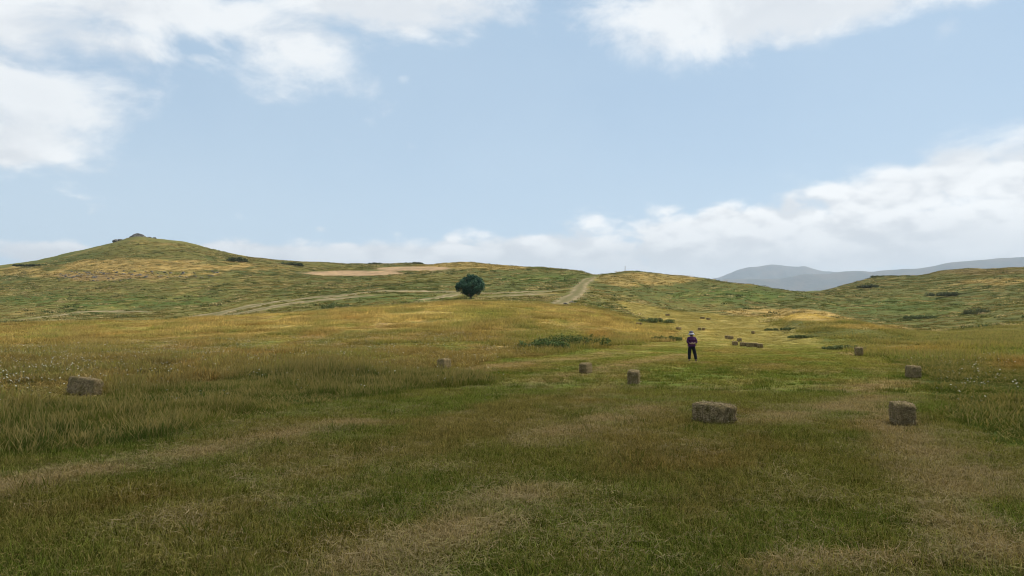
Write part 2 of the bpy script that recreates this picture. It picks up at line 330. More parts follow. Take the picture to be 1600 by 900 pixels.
def ground_col(x, y, z=None, zn=None):
    z = ground_z(x, y) if z is None else z
    zn = zone(x, y) if zn is None else zn
    r = np.hypot(x, y); u, v = project(x, y, z)
    # mowing goes along the strip
    mx, my = x * .97 - y * .26, y * .97 + x * .26
    a = fbm(x / 3.1, y / 3.8, 4, 1); b = fbm(x / .8, y / .9, 3, 2); c = fbm(mx / 1.3, my / 14, 3, 3); d = fbm(x / 9, y / 9, 3, 4); e = fbm(x / .22, y / .22, 2, 6)
    mown = np.broadcast_to(OLIVE, x.shape + (3,)) * (.8 + .4 * e)[..., None]
    mown = lerp(mown, GREEN * 1.0, sstep(a + .35 * (b - .5), .42, .58) * .85)
    mown = lerp(mown, BROWN, sstep(c * .55 + d * .45 + .3 * (b - .5), .54, .70) * .65)
    mown = lerp(mown, RUST * .8, sstep(fbm(x / 2.2, y / 2.2, 3, 51), .64, .78) * .3)
    hay = np.zeros(x.shape)
    for pl, wd in HAYROWS:
        dist = seg_dist(pl, x, y)
        hay = np.maximum(hay, np.exp(-(dist / (wd * 1.5)) ** 2) * (.45 + .9 * fbm(x / .7, y / .7, 3, 61)))
    mown = lerp(mown, HAY * .75, np.clip(hay * sstep(b, .25, .55) * 1.1, 0, .85))
    mown = mown * (1 + .35 * sstep(r, 10, 32))[..., None]                                    # colour lightened further out, standing in for thinner cloud shade
    mown = lerp(mown, np.array([.290, .240, .112]) * (.7 + .6 * c)[..., None], sstep(r, 50, 105) * .8)                # dry raked strip up the rise, coloured paler to pass for sunlit
    # regrowth between mown ground and uncut meadow
    mid = lerp(np.broadcast_to(GREEN * .95, x.shape + (3,)), OLIVE, sstep(a, .42, .6) * .7)
    mid = lerp(mid, DEEP * 1.15, np.clip(sstep(fbm(x / 1.7, y / 1.7, 3, 71), .50, .64) * .8 + .8 * blob(u, v, 50, 695, 90, 26) + .7 * blob(u, v, 470, 592, 130, 10), 0, .9))
    # uncut meadow
    mead = lerp(np.broadcast_to(np.array([.165, .108, .044]), x.shape + (3,)), OLIVE, sstep(a, .42, .62) * .8)
    mead = lerp(mead, GREEN * 1.1, sstep(fbm(x / 6, y / 8, 4, 81), .52, .66) * .75)
    mead = lerp(mead, GOLD * np.array([1.02, 1.04, 1.1]), np.clip(sstep(r, 56, 108) * (.35 + .9 * sstep(fbm(x / 5, y / 7, 3, 83), .34, .62)), 0, 1) * sstep(x, -80, -15))
    mead = lerp(mead, RUST, sstep(fbm(x / 3.4, y / 5, 3, 85), .64, .78) * .45)
    v1 = fbm(x / 1.4, y / 2.0, 3, 87); v2 = fbm(x / 2.6, y / 3.8, 4, 88, .6)
    mead = lerp(mead, np.array([.105, .070, .026]), sstep(v2, .50, .66) * .75)
    mead = lerp(mead, DEEP * 1.3, sstep(v2, .46, .30) * .6)
    mead = lerp(mead, HAY * .9, sstep(v1, .62, .76) * .6)
    mead = lerp(mead, GREEN, np.clip(blob(u, v, 480, 585, 110, 14) + blob(u, v, 880, 530, 80, 16) + blob(u, v, 760, 490, 60, 9) + blob(u, v, 1020, 500, 40, 9), 0, 1) * .8)
    rgt = sstep(x / np.maximum(y, 1), .24, .36)
    mead = lerp(mead, lerp(lerp(GREEN * .95, OLIVE * .95, sstep(a, .45, .65)), DEEP * 1.2, sstep(v2, .42, .58) * .5), rgt * .92)
    mead = lerp(mead, RUST * 1.15, np.clip(blob(u, v, 1590, 570, 45, 10) + .8 * blob(u, v, 300, 578, 16, 9) + .8 * blob(u, v, 935, 523, 22, 9) + .6 * blob(u, v, 1430, 545, 80, 8), 0, 1) * .85)
    near = np.where((zn == 1)[..., None], mown, np.where((zn == 2)[..., None], mid, mead))
    # hillsides
    h1 = fbm(x / 11, y / 14, 5, 91, .58); h2 = fbm(x / 38, y / 38, 4, 93); h3 = fbm(x / 3, y / 4, 3, 95)
    hill = lerp(np.broadcast_to(HILL, x.shape + (3,)), HILL2, sstep(h2 + .4 * (h1 - .5), .45, .62) * .9)
    hill = lerp(hill, TAN * .62, sstep(h1 + .5 * (h3 - .5), .58, .76) * .55)
    hill = lerp(hill, HILL2, sstep(u, 1180, 1260) * .55)
    jit = (h1 - .5) * 1.3
    def patch(u0, v0, ru, rv): return sstep(blob(u, v, u0, v0, ru, rv) + jit, .35, .62)
    tan = np.clip(patch(215, 416, 165, 12) + patch(160, 430, 130, 8) + .9 * patch(735, 415, 140, 7) + .7 * patch(1010, 437, 95, 9) + 1.8 * patch(1245, 492, 85, 9) + patch(1360, 511, 60, 4) + .8 * patch(1560, 441, 60, 6) + .7 * patch(40, 425, 60, 8), 0, 1)
    hill = lerp(hill, TAN * (.6 + .4 * h3)[..., None], tan * .8)
    hill = lerp(hill, GOLD * (.8 + .4 * h3)[..., None], sstep(blob(u, v, 1248, 492, 62, 6.5) + jit * .5, .3, .6) * sstep(r, 80, 100) * (1 - sstep(r, 150, 170)))
    hill = lerp(hill, np.array([.17, .115, .075]), sstep(blob(u, v, 160, 432, 95, 6) + jit * .7, .4, .6) * .6)
    hill = lerp(hill, HAY * np.array([.85, .84, 1.05]) * (.8 + .4 * h3)[..., None], 1. * sstep(blob(u, v, 550, 427, 75, 4.2) + blob(u, v, 650, 419.5, 60, 3.2) + jit * .35, .30, .48) * sstep(r, 250, 300))
    hill = lerp(hill, DEEP * 1.5, np.clip(patch(180, 470, 190, 12) + patch(860, 437, 70, 9) + patch(1140, 462, 110, 13) + .8 * patch(1400, 478, 120, 16) + patch(640, 466, 90, 6) * .7, 0, 1) * .5)
    hill = lerp(hill, np.array([.14, .085, .045]), sstep(blob(u, v, 1540, 425, 90, 7) + jit * .5, .4, .7) * .5)
    hill = hill * (.82 + .36 * h3)[..., None]
    t = sstep(r + (h2 - .5) * 30, 128, 150); t = np.where(zn == 1, 0, t)
    t = np.maximum(t, np.where(zn != 1, sstep(u, 1160, 1230) * sstep(r, 70, 95), 0))
    return np.clip(lerp(near, hill, t) * np.array([1.04, 1.0, .70]), .006, .6)

# ------------------------------------------------------------------ materials
MATS = {}
def mat(name, build):
    m = bpy.data.materials.new(name); m.use_nodes = True; n = NB(m.node_tree); n.n.clear()
    out = n.new('ShaderNodeOutputMaterial'); build(n, out); MATS[name] = m; return m

def principled(n, out, col, rough=.9, spec=.15, bump=None, bstr=.4, bdist=.02):
    p = n.new('ShaderNodeBsdfPrincipled'); n.put(p.inputs['Base Color'], col if not (isinstance(col, tuple) and len(col) == 3) else col + (1,))
    n.put(p.inputs['Roughness'], rough); p.inputs['Specular IOR Level'].default_value = spec
    if bump is not None:
        b = n.new('ShaderNodeBump'); b.inputs['Strength'].default_value = bstr; b.inputs['Distance'].default_value = bdist
        n.put(b.inputs['Height'], bump); n.l.new(b.outputs[0], p.inputs['Normal'])
    n.l.new(p.outputs[0], out.inputs[0]); return p

def m_ground(n, out):
    at = n.new('ShaderNodeAttribute', attribute_name='tint'); g = n.new('ShaderNodeNewGeometry'); pos = g.outputs['Position']
    n1 = n.noise(pos, 14, 5, .65); n2 = n.noise(pos, 1.1, 5, .6); n3 = n.noise(n.vm('MULTIPLY', pos, (1, .55, 1)), 70, 3, .6)
    f = n.m('MULTIPLY', n.m('ADD', .45, n.m('MULTIPLY', n1, 1.1)), n.m('ADD', .55, n.m('MULTIPLY', n2, .9)))
    c = n.mix(1.0, at.outputs['Color'], f, 'MULTIPLY')
    c = n.mix(n.ss(n3, .56, .72, 0, .5), c, n.mix(1.0, at.outputs['Color'], (1.7, 1.5, 1.3), 'MULTIPLY'))
    n4 = n.noise(n.vm('MULTIPLY', pos, (1, .8, 1)), .42, 4, .62); n5 = n.noise(pos, .16, 5, .65)
    c = n.mix(n.ss(n4, .56, .66, 0, .65), c, n.mix(1.0, c, (1.75, 1.55, 1.35), 'MULTIPLY'))          # straw-coloured tussocks
    c = n.mix(n.ss(n5, .56, .70, 0, .6), c, n.mix(1.0, c, (.55, .68, .60), 'MULTIPLY'))              # greener low scrub
    principled(n, out, c, .95, .05, n.m('ADD', n1, n.m('MULTIPLY', n3, .5)), .5, .05)
mat('ground', m_ground)

def m_blade(n, out, trans=.35, k=1.0, blue=.090):
    ins = n.new('ShaderNodeAttribute', attribute_name='tint', attribute_type='INSTANCER')
    geo = n.new('ShaderNodeAttribute', attribute_name='blade')
    sp = n.new('ShaderNodeSeparateColor'); n.l.new(geo.outputs['Color'], sp.inputs[0])
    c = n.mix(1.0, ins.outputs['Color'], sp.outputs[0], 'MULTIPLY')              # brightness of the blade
    c = n.mix(sp.outputs[1], c, (.33 * k, .25 * k, blue * k))                      # dry blades
    c = n.mix(sp.outputs[2], c, (.065, .095, .016))                               # fresh blades
    d = n.new('ShaderNodeBsdfDiffuse'); t = n.new('ShaderNodeBsdfTranslucent'); mx = n.new('ShaderNodeMixShader')
    n.l.new(c, d.inputs[0]); n.l.new(n.mix(1.0, c, (1.15, 1.1, .7), 'MULTIPLY'), t.inputs[0]); mx.inputs[0].default_value = trans
    n.l.new(d.outputs[0], mx.inputs[1]); n.l.new(t.outputs[0], mx.inputs[2]); n.l.new(mx.outputs[0], out.inputs[0])
mat('grass_blade', m_blade)
mat('straw_blade', lambda n, out: m_blade(n, out, .2, .95, .130))
def m_petal(n, out):
    geo = n.new('ShaderNodeAttribute', attribute_name='blade'); principled(n, out, geo.outputs['Color'], .8, .1)
mat('flower', m_petal)

# ------------------------------------------------------------------ the ground sheet
nr = len(r_a)
V = np.stack([GX, GY, ZG], -1).reshape(-1, 3)
centre = len(V); V = np.vstack([V, [[0, 0, ZG[:, 0].mean()]]])
I = np.arange(nth)[:, None] * nr + np.arange(nr - 1)[None]; J = ((np.arange(nth) + 1) % nth)[:, None] * nr + np.arange(nr - 1)[None]
Qd = np.stack([I, I + 1, J + 1, J], -1).reshape(-1, 4)[:, ::-1]
gc = np.empty((len(V), 3), np.float32); gc[:-1] = ground_col(GX, GY, ZG).reshape(-1, 3); gc[-1] = gc[0]
go = bpy.data.objects.new('ground', np_mesh('ground', V, Qd, MATS['ground'], gc)); link(go); tag(go, kind='structure')
if go.data.polygons[nr // 2].normal.z < 0: go.data.flip_normals()

# ------------------------------------------------------------------ far mountains
def m_mount(n, out):
    g = n.new('ShaderNodeNewGeometry'); a = n.noise(g.outputs['Position'], .004, 6, .6); b = n.noise(g.outputs['Position'], .02, 4, .6)
    c = n.mix(n.ss(n.m('ADD', a, n.m('MULTIPLY', n.m('SUBTRACT', b, .5), .5)), .4, .62), (.045, .05, .04), (.09, .075, .055))
    principled(n, out, c, .95, .05, b, .6, 12)
mat('mountain', m_mount)
def mountain(name, D, ridge, depth, seed):
    u = np.linspace(ridge[0][0], ridge[-1][0], 220); vv = pchip(np.array([p[0] for p in ridge], float), np.array([p[1] for p in ridge], float), u)
    t = np.linspace(-1, 1, 60)
    ex = np.array([pixdir(a, b) for a, b in zip(u, vv)])
    H = CAMZ + ex[:, 1] * D
    Xm = ex[:, 0][:, None] * D * np.ones(60)[None]; Ym = D + t[None] * depth * np.ones(220)[:, None]
    prof = (1 - np.abs(t)) ** 1.25
    nz = fbm(Xm / 640, Ym / 640, 5, seed, .55) - .5; rg = np.abs(fbm(Xm / 450, Ym / 1350, 4, seed + 9) - .5)
    base = 8.0
    Zm = base + (H[:, None] - base) * prof[None] * (1 + (nz * .35 - rg * .6) * (1 - prof[None]) ** .5 * 1.2) + nz * 14
    Vm = np.stack([Xm, Ym, Zm], -1).reshape(-1, 3)
    I = (np.arange(219)[:, None] * 60 + np.arange(59)[None]).ravel(); Q = np.stack([I, I + 60, I + 61, I + 1], -1)
    o = bpy.data.objects.new(name, np_mesh(name, Vm, Q, MATS['mountain'])); link(o); tag(o, kind='structure')
mountain('mountain', 10300, [(960, 470), (1040, 446), (1080, 437), (1120, 430), (1155, 417), (1185, 412.5), (1215, 411), (1250, 412), (1280, 417), (1310, 421), (1390, 428), (1500, 440), (1600, 455)], 1900, 5)
mountain('mountain_ridge', 7900, [(880, 500), (1020, 452), (1090, 439), (1200, 432), (1290, 424), (1380, 419.5), (1430, 416), (1480, 409), (1540, 403), (1600, 397), (1700, 393), (1850, 395), (2050, 410)], 1600, 15)

# ------------------------------------------------------------------ dirt tracks laid on the ground
def m_track(n, out):
    at = n.new('ShaderNodeAttribute', attribute_name='tint'); g = n.new('ShaderNodeNewGeometry')
    a = n.noise(g.outputs['Position'], 1.2, 5, .65); b = n.noise(g.outputs['Position'], 6, 4, .6)
    c = n.mix(1.0, at.outputs['Color'], n.m('ADD', .55, n.m('MULTIPLY', a, .9)), 'MULTIPLY')
    principled(n, out, c, .95, .05, b, .5, .05)
mat('dirt', m_track)
def smooth_line(pl, step):
    pl = np.array(pl, float); s = np.concatenate([[0], np.cumsum(np.hypot(*np.diff(pl, axis=0).T))])
    t = np.arange(0, s[-1], step); out = pchip(s, pl, t); return out
for key, (pl, wd) in TRACKS.items():
    c = smooth_line(pl, .6); tg = np.gradient(c, axis=0); tg /= np.hypot(*tg.T)[:, None] + 1e-9; nm = np.stack([-tg[:, 1], tg[:, 0]], -1)
    for _ in range(3): nm[1:-1] = (nm[:-2] + nm[1:-1] + nm[2:]) / 3
    W = np.linspace(-.5, .5, 15); n_ = len(c)
    wv = wd * (.85 + .5 * (fbm(np.arange(n_) * .11, np.zeros(n_), 3, 7) - .5)) * (1.25 if key == 'saddle' else 1)
    if key == 'saddle': wv = wv * np.interp(np.arange(n_), [0, n_ * .3, n_ * .6, n_], [.9, 1.3, 1.1, .8])
    if key == 'lane': wv = wv * np.interp(np.arange(n_), [0, n_ * .35, n_ * .5, n_], [1.5, 1.5, 1., .9])
    ends = np.minimum(np.arange(n_), n_ - 1 - np.arange(n_)) / 14; wv = wv * np.clip(ends, .12, 1)
    XX = c[:, 0][:, None] + nm[:, 0][:, None] * W[None] * wv[:, None] * 2; YY = c[:, 1][:, None] + nm[:, 1][:, None] * W[None] * wv[:, None] * 2
    rag = (fbm(XX / 1.6, YY / 1.6, 4, 77, .6) - .5)
    edge = np.abs(W)[None] * 2 + rag * 1.2
    ZZ = ground_z(XX, YY) + .10 - .22 * sstep(edge, .55, .95) - .04 * np.exp(-((np.abs(W)[None] - .26) / .1) ** 2)
    rut = np.exp(-((np.abs(W)[None] - .26 + rag * .08) / .11) ** 2)
    soil = np.array([.27, .205, .12]); mid = np.array([.12, .105, .042]); grass = np.array([.13, .12, .045])
    cc = lerp(lerp(np.broadcast_to(mid, XX.shape + (3,)), soil, np.clip(rut * (.15 + 1.3 * (fbm(XX / 3, YY / 3, 4, 79))), 0, 1) * (.75 if key == 'saddle' else 1)), grass, sstep(edge, .62, .9))
    Vt = np.stack([XX, YY, ZZ], -1).reshape(-1, 3); I = (np.arange(n_ - 1)[:, None] * 15 + np.arange(14)[None]).ravel()
    me = np_mesh('dirt_track', Vt, np.stack([I, I + 1, I + 16, I + 15], -1), MATS['dirt'], cc.reshape(-1, 3))
    o = bpy.data.objects.new('dirt_track', me); link(o); tag(o, kind='structure')
    if me.polygons[len(me.polygons) // 2].normal.z < 0: me.flip_normals()
TRACK_XY = [(pl, wd) for pl, wd in TRACKS.values()]
def off_track(x, y):
    ok = np.ones(x.shape, bool)
    for pl, wd in TRACK_XY: ok &= seg_dist(pl, x, y) > wd * .62 + .9 * sstep(np.hypot(x, y), 100, 140)
    return ok

# ------------------------------------------------------------------ haze: closed box round ground and mountains
hm = bpy.data.meshes.new('haze'); bm = bmesh.new(); bmesh.ops.create_cube(bm, size=1)
zlo = float(min(ZG.min(), 0)) - 3.0
for v in bm.verts: v.co = Vector((v.co.x * 26000, v.co.y * 26000, zlo if v.co.z < 0 else 940))
bm.to_mesh(hm); bm.free()
HAZE = 0.80e-4
def m_haze(n, out):
    pv = n.new('ShaderNodeVolumePrincipled'); pv.inputs['Color'].default_value = (.74, .87, 1.0, 1); pv.inputs['Density'].default_value = HAZE; pv.inputs['Anisotropy'].default_value = .15
    n.l.new(pv.outputs[0], out.inputs['Volume'])
mat('haze', m_haze); hm.materials.append(MATS['haze'])
tag(link(bpy.data.objects.new('haze', hm)), kind='stuff')

# ------------------------------------------------------------------ the cloud whose shade lies over the near field
cb = bmesh.new(); bmesh.ops.create_icosphere(cb, subdivisions=6, radius=1)
co = np.array([v.co[:] for v in cb.verts]); thx = np.arctan2(co[:, 1], co[:, 0])
nz = fbm(co[:, 0] * 2.1 + co[:, 2] * 1.7 + 5, co[:, 1] * 2.1 - co[:, 2] * 1.3 + 3, 5, 201, .55)
CL_ALT = 1300.0; CL_C = Vector((-35, -112, 0)) + SUND * (CL_ALT / SUND.z)
sc = np.array([230, 150, 60.]) * 1.0
pp = co * sc * (.74 + .6 * nz)[:, None]; pp[:, 2] = np.where(pp[:, 2] < 0, pp[:, 2] * .45, pp[:, 2])
for v, p in zip(cb.verts, pp): v.co = Vector(p)
for f in cb.faces: f.smooth = True
cm = bpy.data.meshes.new('cloud'); cb.to_mesh(cm); cb.free()
def m_cloud(n, out):
    pv = n.new('ShaderNodeVolumePrincipled'); pv.inputs['Color'].default_value = (.98, .98, .99, 1); pv.inputs['Density'].default_value = .0125; pv.inputs['Anisotropy'].default_value = .5
    n.l.new(pv.outputs[0], out.inputs['Volume'])
mat('cloud', m_cloud); cm.materials.append(MATS['cloud'])
clo = bpy.data.objects.new('cloud', cm); clo.location = CL_C; link(clo); tag(clo, kind='structure')

# ------------------------------------------------------------------ grass clumps (sources for the scattered ground cover)
def ribbons(n, spread, h, w, lean, segs, seed, bright=(.6, 1.5), dry=.25, fresh=.2, flat=False, head=0.0, clump=0.0):
    """n bent ribbons as one mesh; 'blade' colour = (brightness, dryness, freshness)"""
    g = np.random.default_rng(seed); V = []; Q = []; C = []
    cx = g.normal(0, spread * .5, (max(3, n // 9), 2))
    for i in range(n):
        if clump and g.random() < clump: b = cx[g.integers(len(cx))] + g.normal(0, spread * .07, 2)
        else:
            a = g.uniform(0, 6.283); b = np.array([math.cos(a), math.sin(a)]) * spread * math.sqrt(g.random())
        L = g.uniform(*h); W = g.uniform(*w); az = g.uniform(0, 6.283); dirv = np.array([math.cos(az), math.sin(az)])
        le = g.uniform(*lean); cur = g.uniform(.2, 1.2); wa = g.uniform(0, 6.283); side = np.array([math.cos(wa), math.sin(wa), 0])
        br = g.uniform(*bright); dr = 0.0; fr = 0.0; q = g.random()
        if q < dry: dr = g.uniform(.35, .95)
        elif q < dry + fresh: fr = g.uniform(.3, .9)
        p = np.array([b[0], b[1], 0.0 if not flat else g.uniform(.015, .06)]); base = len(V); ang = le
        for s in range(segs + 1):
            t = s / segs; ww = W * (1 - .85 * t) if not head else W * (1 if t < .7 else (2.6 if t < .95 else .6) * head)
            ww = max(ww, W * .12)
            V.append(p - side * ww / 2); V.append(p + side * ww / 2)
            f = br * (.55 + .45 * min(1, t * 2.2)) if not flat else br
            dd = dr if not head else min(1, dr + (.55 if t > .65 else 0))
            C += [(f, dd, fr)] * 2
            if s < segs:
                Q.append((base + 2 * s, base + 2 * s + 1, base + 2 * s + 3, base + 2 * s + 2))
            st = L / segs
            if flat:
                wob = g.normal(0, .25); dirv = np.array([dirv[0] - dirv[1] * wob, dirv[1] + dirv[0] * wob]); dirv /= np.hypot(*dirv)
                p = p + np.array([dirv[0] * st, dirv[1] * st, g.normal(0, .012)]); p[2] = max(.008, p[2])
                side = np.array([-dirv[1], dirv[0], g.uniform(-.6, .6)])
            else:
                p = p + np.array([dirv[0] * math.sin(ang) * st, dirv[1] * math.sin(ang) * st, math.cos(ang) * st]); ang += cur * le / segs * 1.3
    return np.array(V), np.array(Q), np.array(C)

def blade_mesh(name, parts, m):
    V = []; Q = []; C = []; o = 0
    for v, q, c in parts: V.append(v); Q.append(q + o); C.append(c); o += len(v)
    me = np_mesh(name, np.vstack(V), np.vstack(Q), m, None, smooth=False)
    at = me.color_attributes.new('blade', 'FLOAT_COLOR', 'POINT'); cc = np.ones((o, 4), np.float32); cc[:, :3] = np.vstack(C); at.data.foreach_set('color', cc.ravel())
    return me
def source(name, meshes):
    c = bpy.data.collections.new(name)
    for i, me in enumerate(meshes): c.objects.link(bpy.data.objects.new('%s_%02d' % (name, i), me))
    return c
GB = MATS['grass_blade']
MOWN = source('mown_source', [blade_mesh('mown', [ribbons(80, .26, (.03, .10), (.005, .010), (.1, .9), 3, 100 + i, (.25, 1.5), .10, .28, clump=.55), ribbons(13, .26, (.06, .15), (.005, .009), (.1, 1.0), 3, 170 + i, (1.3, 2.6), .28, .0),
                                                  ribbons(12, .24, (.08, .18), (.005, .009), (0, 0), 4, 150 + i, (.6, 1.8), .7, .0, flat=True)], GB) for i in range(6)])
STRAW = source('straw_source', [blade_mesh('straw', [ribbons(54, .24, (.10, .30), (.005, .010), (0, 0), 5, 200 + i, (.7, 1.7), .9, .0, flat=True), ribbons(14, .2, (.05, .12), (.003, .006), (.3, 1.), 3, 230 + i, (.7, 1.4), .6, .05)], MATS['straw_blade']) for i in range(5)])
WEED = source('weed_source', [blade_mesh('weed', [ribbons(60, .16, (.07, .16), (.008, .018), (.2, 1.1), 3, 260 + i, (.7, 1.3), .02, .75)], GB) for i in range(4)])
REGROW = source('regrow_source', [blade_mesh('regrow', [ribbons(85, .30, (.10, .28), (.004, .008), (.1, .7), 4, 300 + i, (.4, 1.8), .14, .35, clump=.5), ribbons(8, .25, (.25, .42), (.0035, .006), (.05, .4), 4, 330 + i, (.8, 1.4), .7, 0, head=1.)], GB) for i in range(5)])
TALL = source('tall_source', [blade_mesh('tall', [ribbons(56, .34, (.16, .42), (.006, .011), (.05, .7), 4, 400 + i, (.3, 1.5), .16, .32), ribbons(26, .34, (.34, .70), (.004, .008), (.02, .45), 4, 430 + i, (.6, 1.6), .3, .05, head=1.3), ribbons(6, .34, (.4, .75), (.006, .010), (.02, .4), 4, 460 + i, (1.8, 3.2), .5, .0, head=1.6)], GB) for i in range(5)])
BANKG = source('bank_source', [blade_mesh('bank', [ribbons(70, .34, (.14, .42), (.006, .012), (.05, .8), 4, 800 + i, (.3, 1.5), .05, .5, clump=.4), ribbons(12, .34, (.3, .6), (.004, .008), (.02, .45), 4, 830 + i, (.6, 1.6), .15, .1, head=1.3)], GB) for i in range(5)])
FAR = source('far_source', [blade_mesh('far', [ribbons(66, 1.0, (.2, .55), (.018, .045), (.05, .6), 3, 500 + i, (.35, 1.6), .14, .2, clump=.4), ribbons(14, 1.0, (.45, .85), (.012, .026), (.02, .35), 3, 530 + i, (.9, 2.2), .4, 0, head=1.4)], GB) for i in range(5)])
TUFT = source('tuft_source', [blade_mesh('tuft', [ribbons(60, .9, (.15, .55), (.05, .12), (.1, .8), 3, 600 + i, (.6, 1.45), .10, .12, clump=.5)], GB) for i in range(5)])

def flower_mesh(seed, n, spread, h, size):
    g = np.random.default_rng(seed); V = []; Q = []; C = []
    for i in range(n):
        a = g.uniform(0, 6.283); r = spread * math.sqrt(g.random()); bx, by = r * math.cos(a), r * math.sin(a); H = g.uniform(*h); s = g.uniform(*size)
        tx, ty = bx + g.normal(0, .05), by + g.normal(0, .05); o = len(V)
        V += [(bx - .003, by, 0), (bx + .003, by, 0), (tx + .003, ty, H), (tx - .003, ty, H)]; Q.append((o, o + 1, o + 2, o + 3)); C += [(.06, .08, .02)] * 4
        tilt = np.array([g.normal(0, .35), g.normal(0, .35) - .35, 1]); tilt /= np.linalg.norm(tilt); e1 = np.cross(tilt, (0, 1, .2)); e1 /= np.linalg.norm(e1); e2 = np.cross(tilt, e1)
        ce = np.array([tx, ty, H])
        for p in range(6):                                     # petals
            an = p * 1.047 + g.uniform(-.1, .1); d = e1 * math.cos(an) + e2 * math.sin(an); sd = -e1 * math.sin(an) + e2 * math.cos(an); o = len(V)
            V += [ce + d * s * .25 - sd * s * .18, ce + d * s - sd * s * .3 - tilt * s * .1, ce + d * s + sd * s * .3 - tilt * s * .1, ce + d * s * .25 + sd * s * .18]; Q.append((o, o + 1, o + 2, o + 3)); C += [(.60, .57, .44)] * 4
        o = len(V); k = s * .3; V += [ce + tilt * .004 + e1 * k, ce + tilt * .004 + e2 * k, ce + tilt * .004 - e1 * k, ce + tilt * .004 - e2 * k]; Q.append((o, o + 1, o + 2, o + 3)); C += [(.5, .34, .05)] * 4
    return np.array(V), np.array(Q), np.array(C)
DAISY = source('daisy_source', [blade_mesh('daisy', [flower_mesh(700 + i, 5, .8, (.20, .40), (.017, .028))], MATS['flower']) for i in range(4)])

def scatter(name, coll, xy, tint, scl, seed, label, cat, nvar, zoff=0.0, tilt=.05):
    g = np.random.default_rng(seed); n = len(xy); z = ground_z(xy[:, 0], xy[:, 1]) + zoff
    me = bpy.data.meshes.new(name); me.vertices.add(n); me.vertices.foreach_set('co', np.column_stack([xy, z]).astype(np.float32).ravel())
    def attr(nm, typ, data, field):
        a = me.attributes.new(nm, typ, 'POINT'); a.data.foreach_set(field, np.ascontiguousarray(data).ravel())
    attr('tint', 'FLOAT_COLOR', np.column_stack([tint, np.ones(n)]).astype(np.float32), 'color')
    attr('turn', 'FLOAT_VECTOR', np.column_stack([g.normal(0, tilt, n), g.normal(0, tilt, n), g.uniform(0, 6.283, n)]).astype(np.float32), 'vector')
    attr('size', 'FLOAT_VECTOR', np.column_stack([scl[:, 0], scl[:, 0], scl[:, 1]]).astype(np.float32), 'vector')
    attr('pick', 'INT', g.integers(0, nvar, n).astype(np.int32), 'value')
    o = bpy.data.objects.new(name, me); link(o); tag(o, label, cat, kind='stuff')
    ng = bpy.data.node_groups.new(name, 'GeometryNodeTree'); ng.interface.new_socket('Geometry', in_out='INPUT', socket_type='NodeSocketGeometry'); ng.interface.new_socket('Geometry', in_out='OUTPUT', socket_type='NodeSocketGeometry')
    N = ng.nodes; L = ng.links; gi = N.new('NodeGroupInput'); gout = N.new('NodeGroupOutput'); ip = N.new('GeometryNodeInstanceOnPoints'); ci = N.new('GeometryNodeCollectionInfo')
    ci.inputs['Collection'].default_value = coll; ci.inputs['Separate Children'].default_value = True; ci.inputs['Reset Children'].default_value = True
    def na(nm, t):
        a = N.new('GeometryNodeInputNamedAttribute'); a.data_type = t; a.inputs['Name'].default_value = nm; return a.outputs[0]
    L.new(gi.outputs[0], ip.inputs['Points']); L.new(ci.outputs[0], ip.inputs['Instance']); ip.inputs['Pick Instance'].default_value = True
    L.new(na('pick', 'INT'), ip.inputs['Instance Index']); L.new(na('turn', 'FLOAT_VECTOR'), ip.inputs['Rotation']); L.new(na('size', 'FLOAT_VECTOR'), ip.inputs['Scale'])
    L.new(ip.outputs[0], gout.inputs[0])
    o.modifiers.new('scatter', 'NODES').node_group = ng
    return o

def sector(n, r0, r1, t0, t1, seed, power=1.0):
    """n points in an annular sector; power 1 = even per area, smaller = denser near"""
    g = np.random.default_rng(seed); k = 1 + power
    r = (g.uniform(r0 ** k, r1 ** k, n)) ** (1 / k); t = g.uniform(R(t0), R(t1), n)
    return np.column_stack([r * np.sin(t), r * np.cos(t)])
def tints(xy, seed, lo=.75, hi=1.3):
    g = np.random.default_rng(seed); c = ground_col(xy[:, 0], xy[:, 1]); return c * g.uniform(lo, hi, len(xy))[:, None]
def sizes(n, seed, lo, hi, hk=1.0):
    g = np.random.default_rng(seed); s = g.uniform(lo, hi, n); return np.column_stack([s, s * hk * g.uniform(.75, 1.25, n)])
KEEP = []                                                     # clearings: (x, y, radius) under bales and feet
def low_near_bales(xy):
    f = np.ones(len(xy))
    for x, y in BALES:                                          # grass round and just before a bale is trodden down
        q = math.hypot(x, y); ux, uy = x / q, y / q; dx, dy = xy[:, 0] - x, xy[:, 1] - y; al = dx * ux + dy * uy; ac = dx * uy - dy * ux
        f = np.minimum(f, .22 + .78 * sstep(np.hypot(ac, (al + 1.6) / 3.2), .45, 1.2))
    return f
def clear(xy):
    ok = np.ones(len(xy), bool)
    for x, y, r in KEEP: ok &= np.hypot(xy[:, 0] - x, xy[:, 1] - y) > r
    return ok

# ------------------------------------------------------------------ hay bales
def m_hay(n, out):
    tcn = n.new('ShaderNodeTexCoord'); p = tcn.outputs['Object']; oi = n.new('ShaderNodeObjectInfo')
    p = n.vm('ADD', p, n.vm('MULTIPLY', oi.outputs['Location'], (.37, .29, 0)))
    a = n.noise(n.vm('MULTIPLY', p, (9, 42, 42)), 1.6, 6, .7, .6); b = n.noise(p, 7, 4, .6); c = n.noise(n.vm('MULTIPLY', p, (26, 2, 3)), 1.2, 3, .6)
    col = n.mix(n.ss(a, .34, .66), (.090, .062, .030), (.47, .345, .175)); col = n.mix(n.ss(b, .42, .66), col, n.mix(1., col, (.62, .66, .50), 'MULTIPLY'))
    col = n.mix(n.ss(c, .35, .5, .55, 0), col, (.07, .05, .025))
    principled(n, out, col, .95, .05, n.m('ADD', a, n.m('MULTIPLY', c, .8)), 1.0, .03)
mat('hay', m_hay)
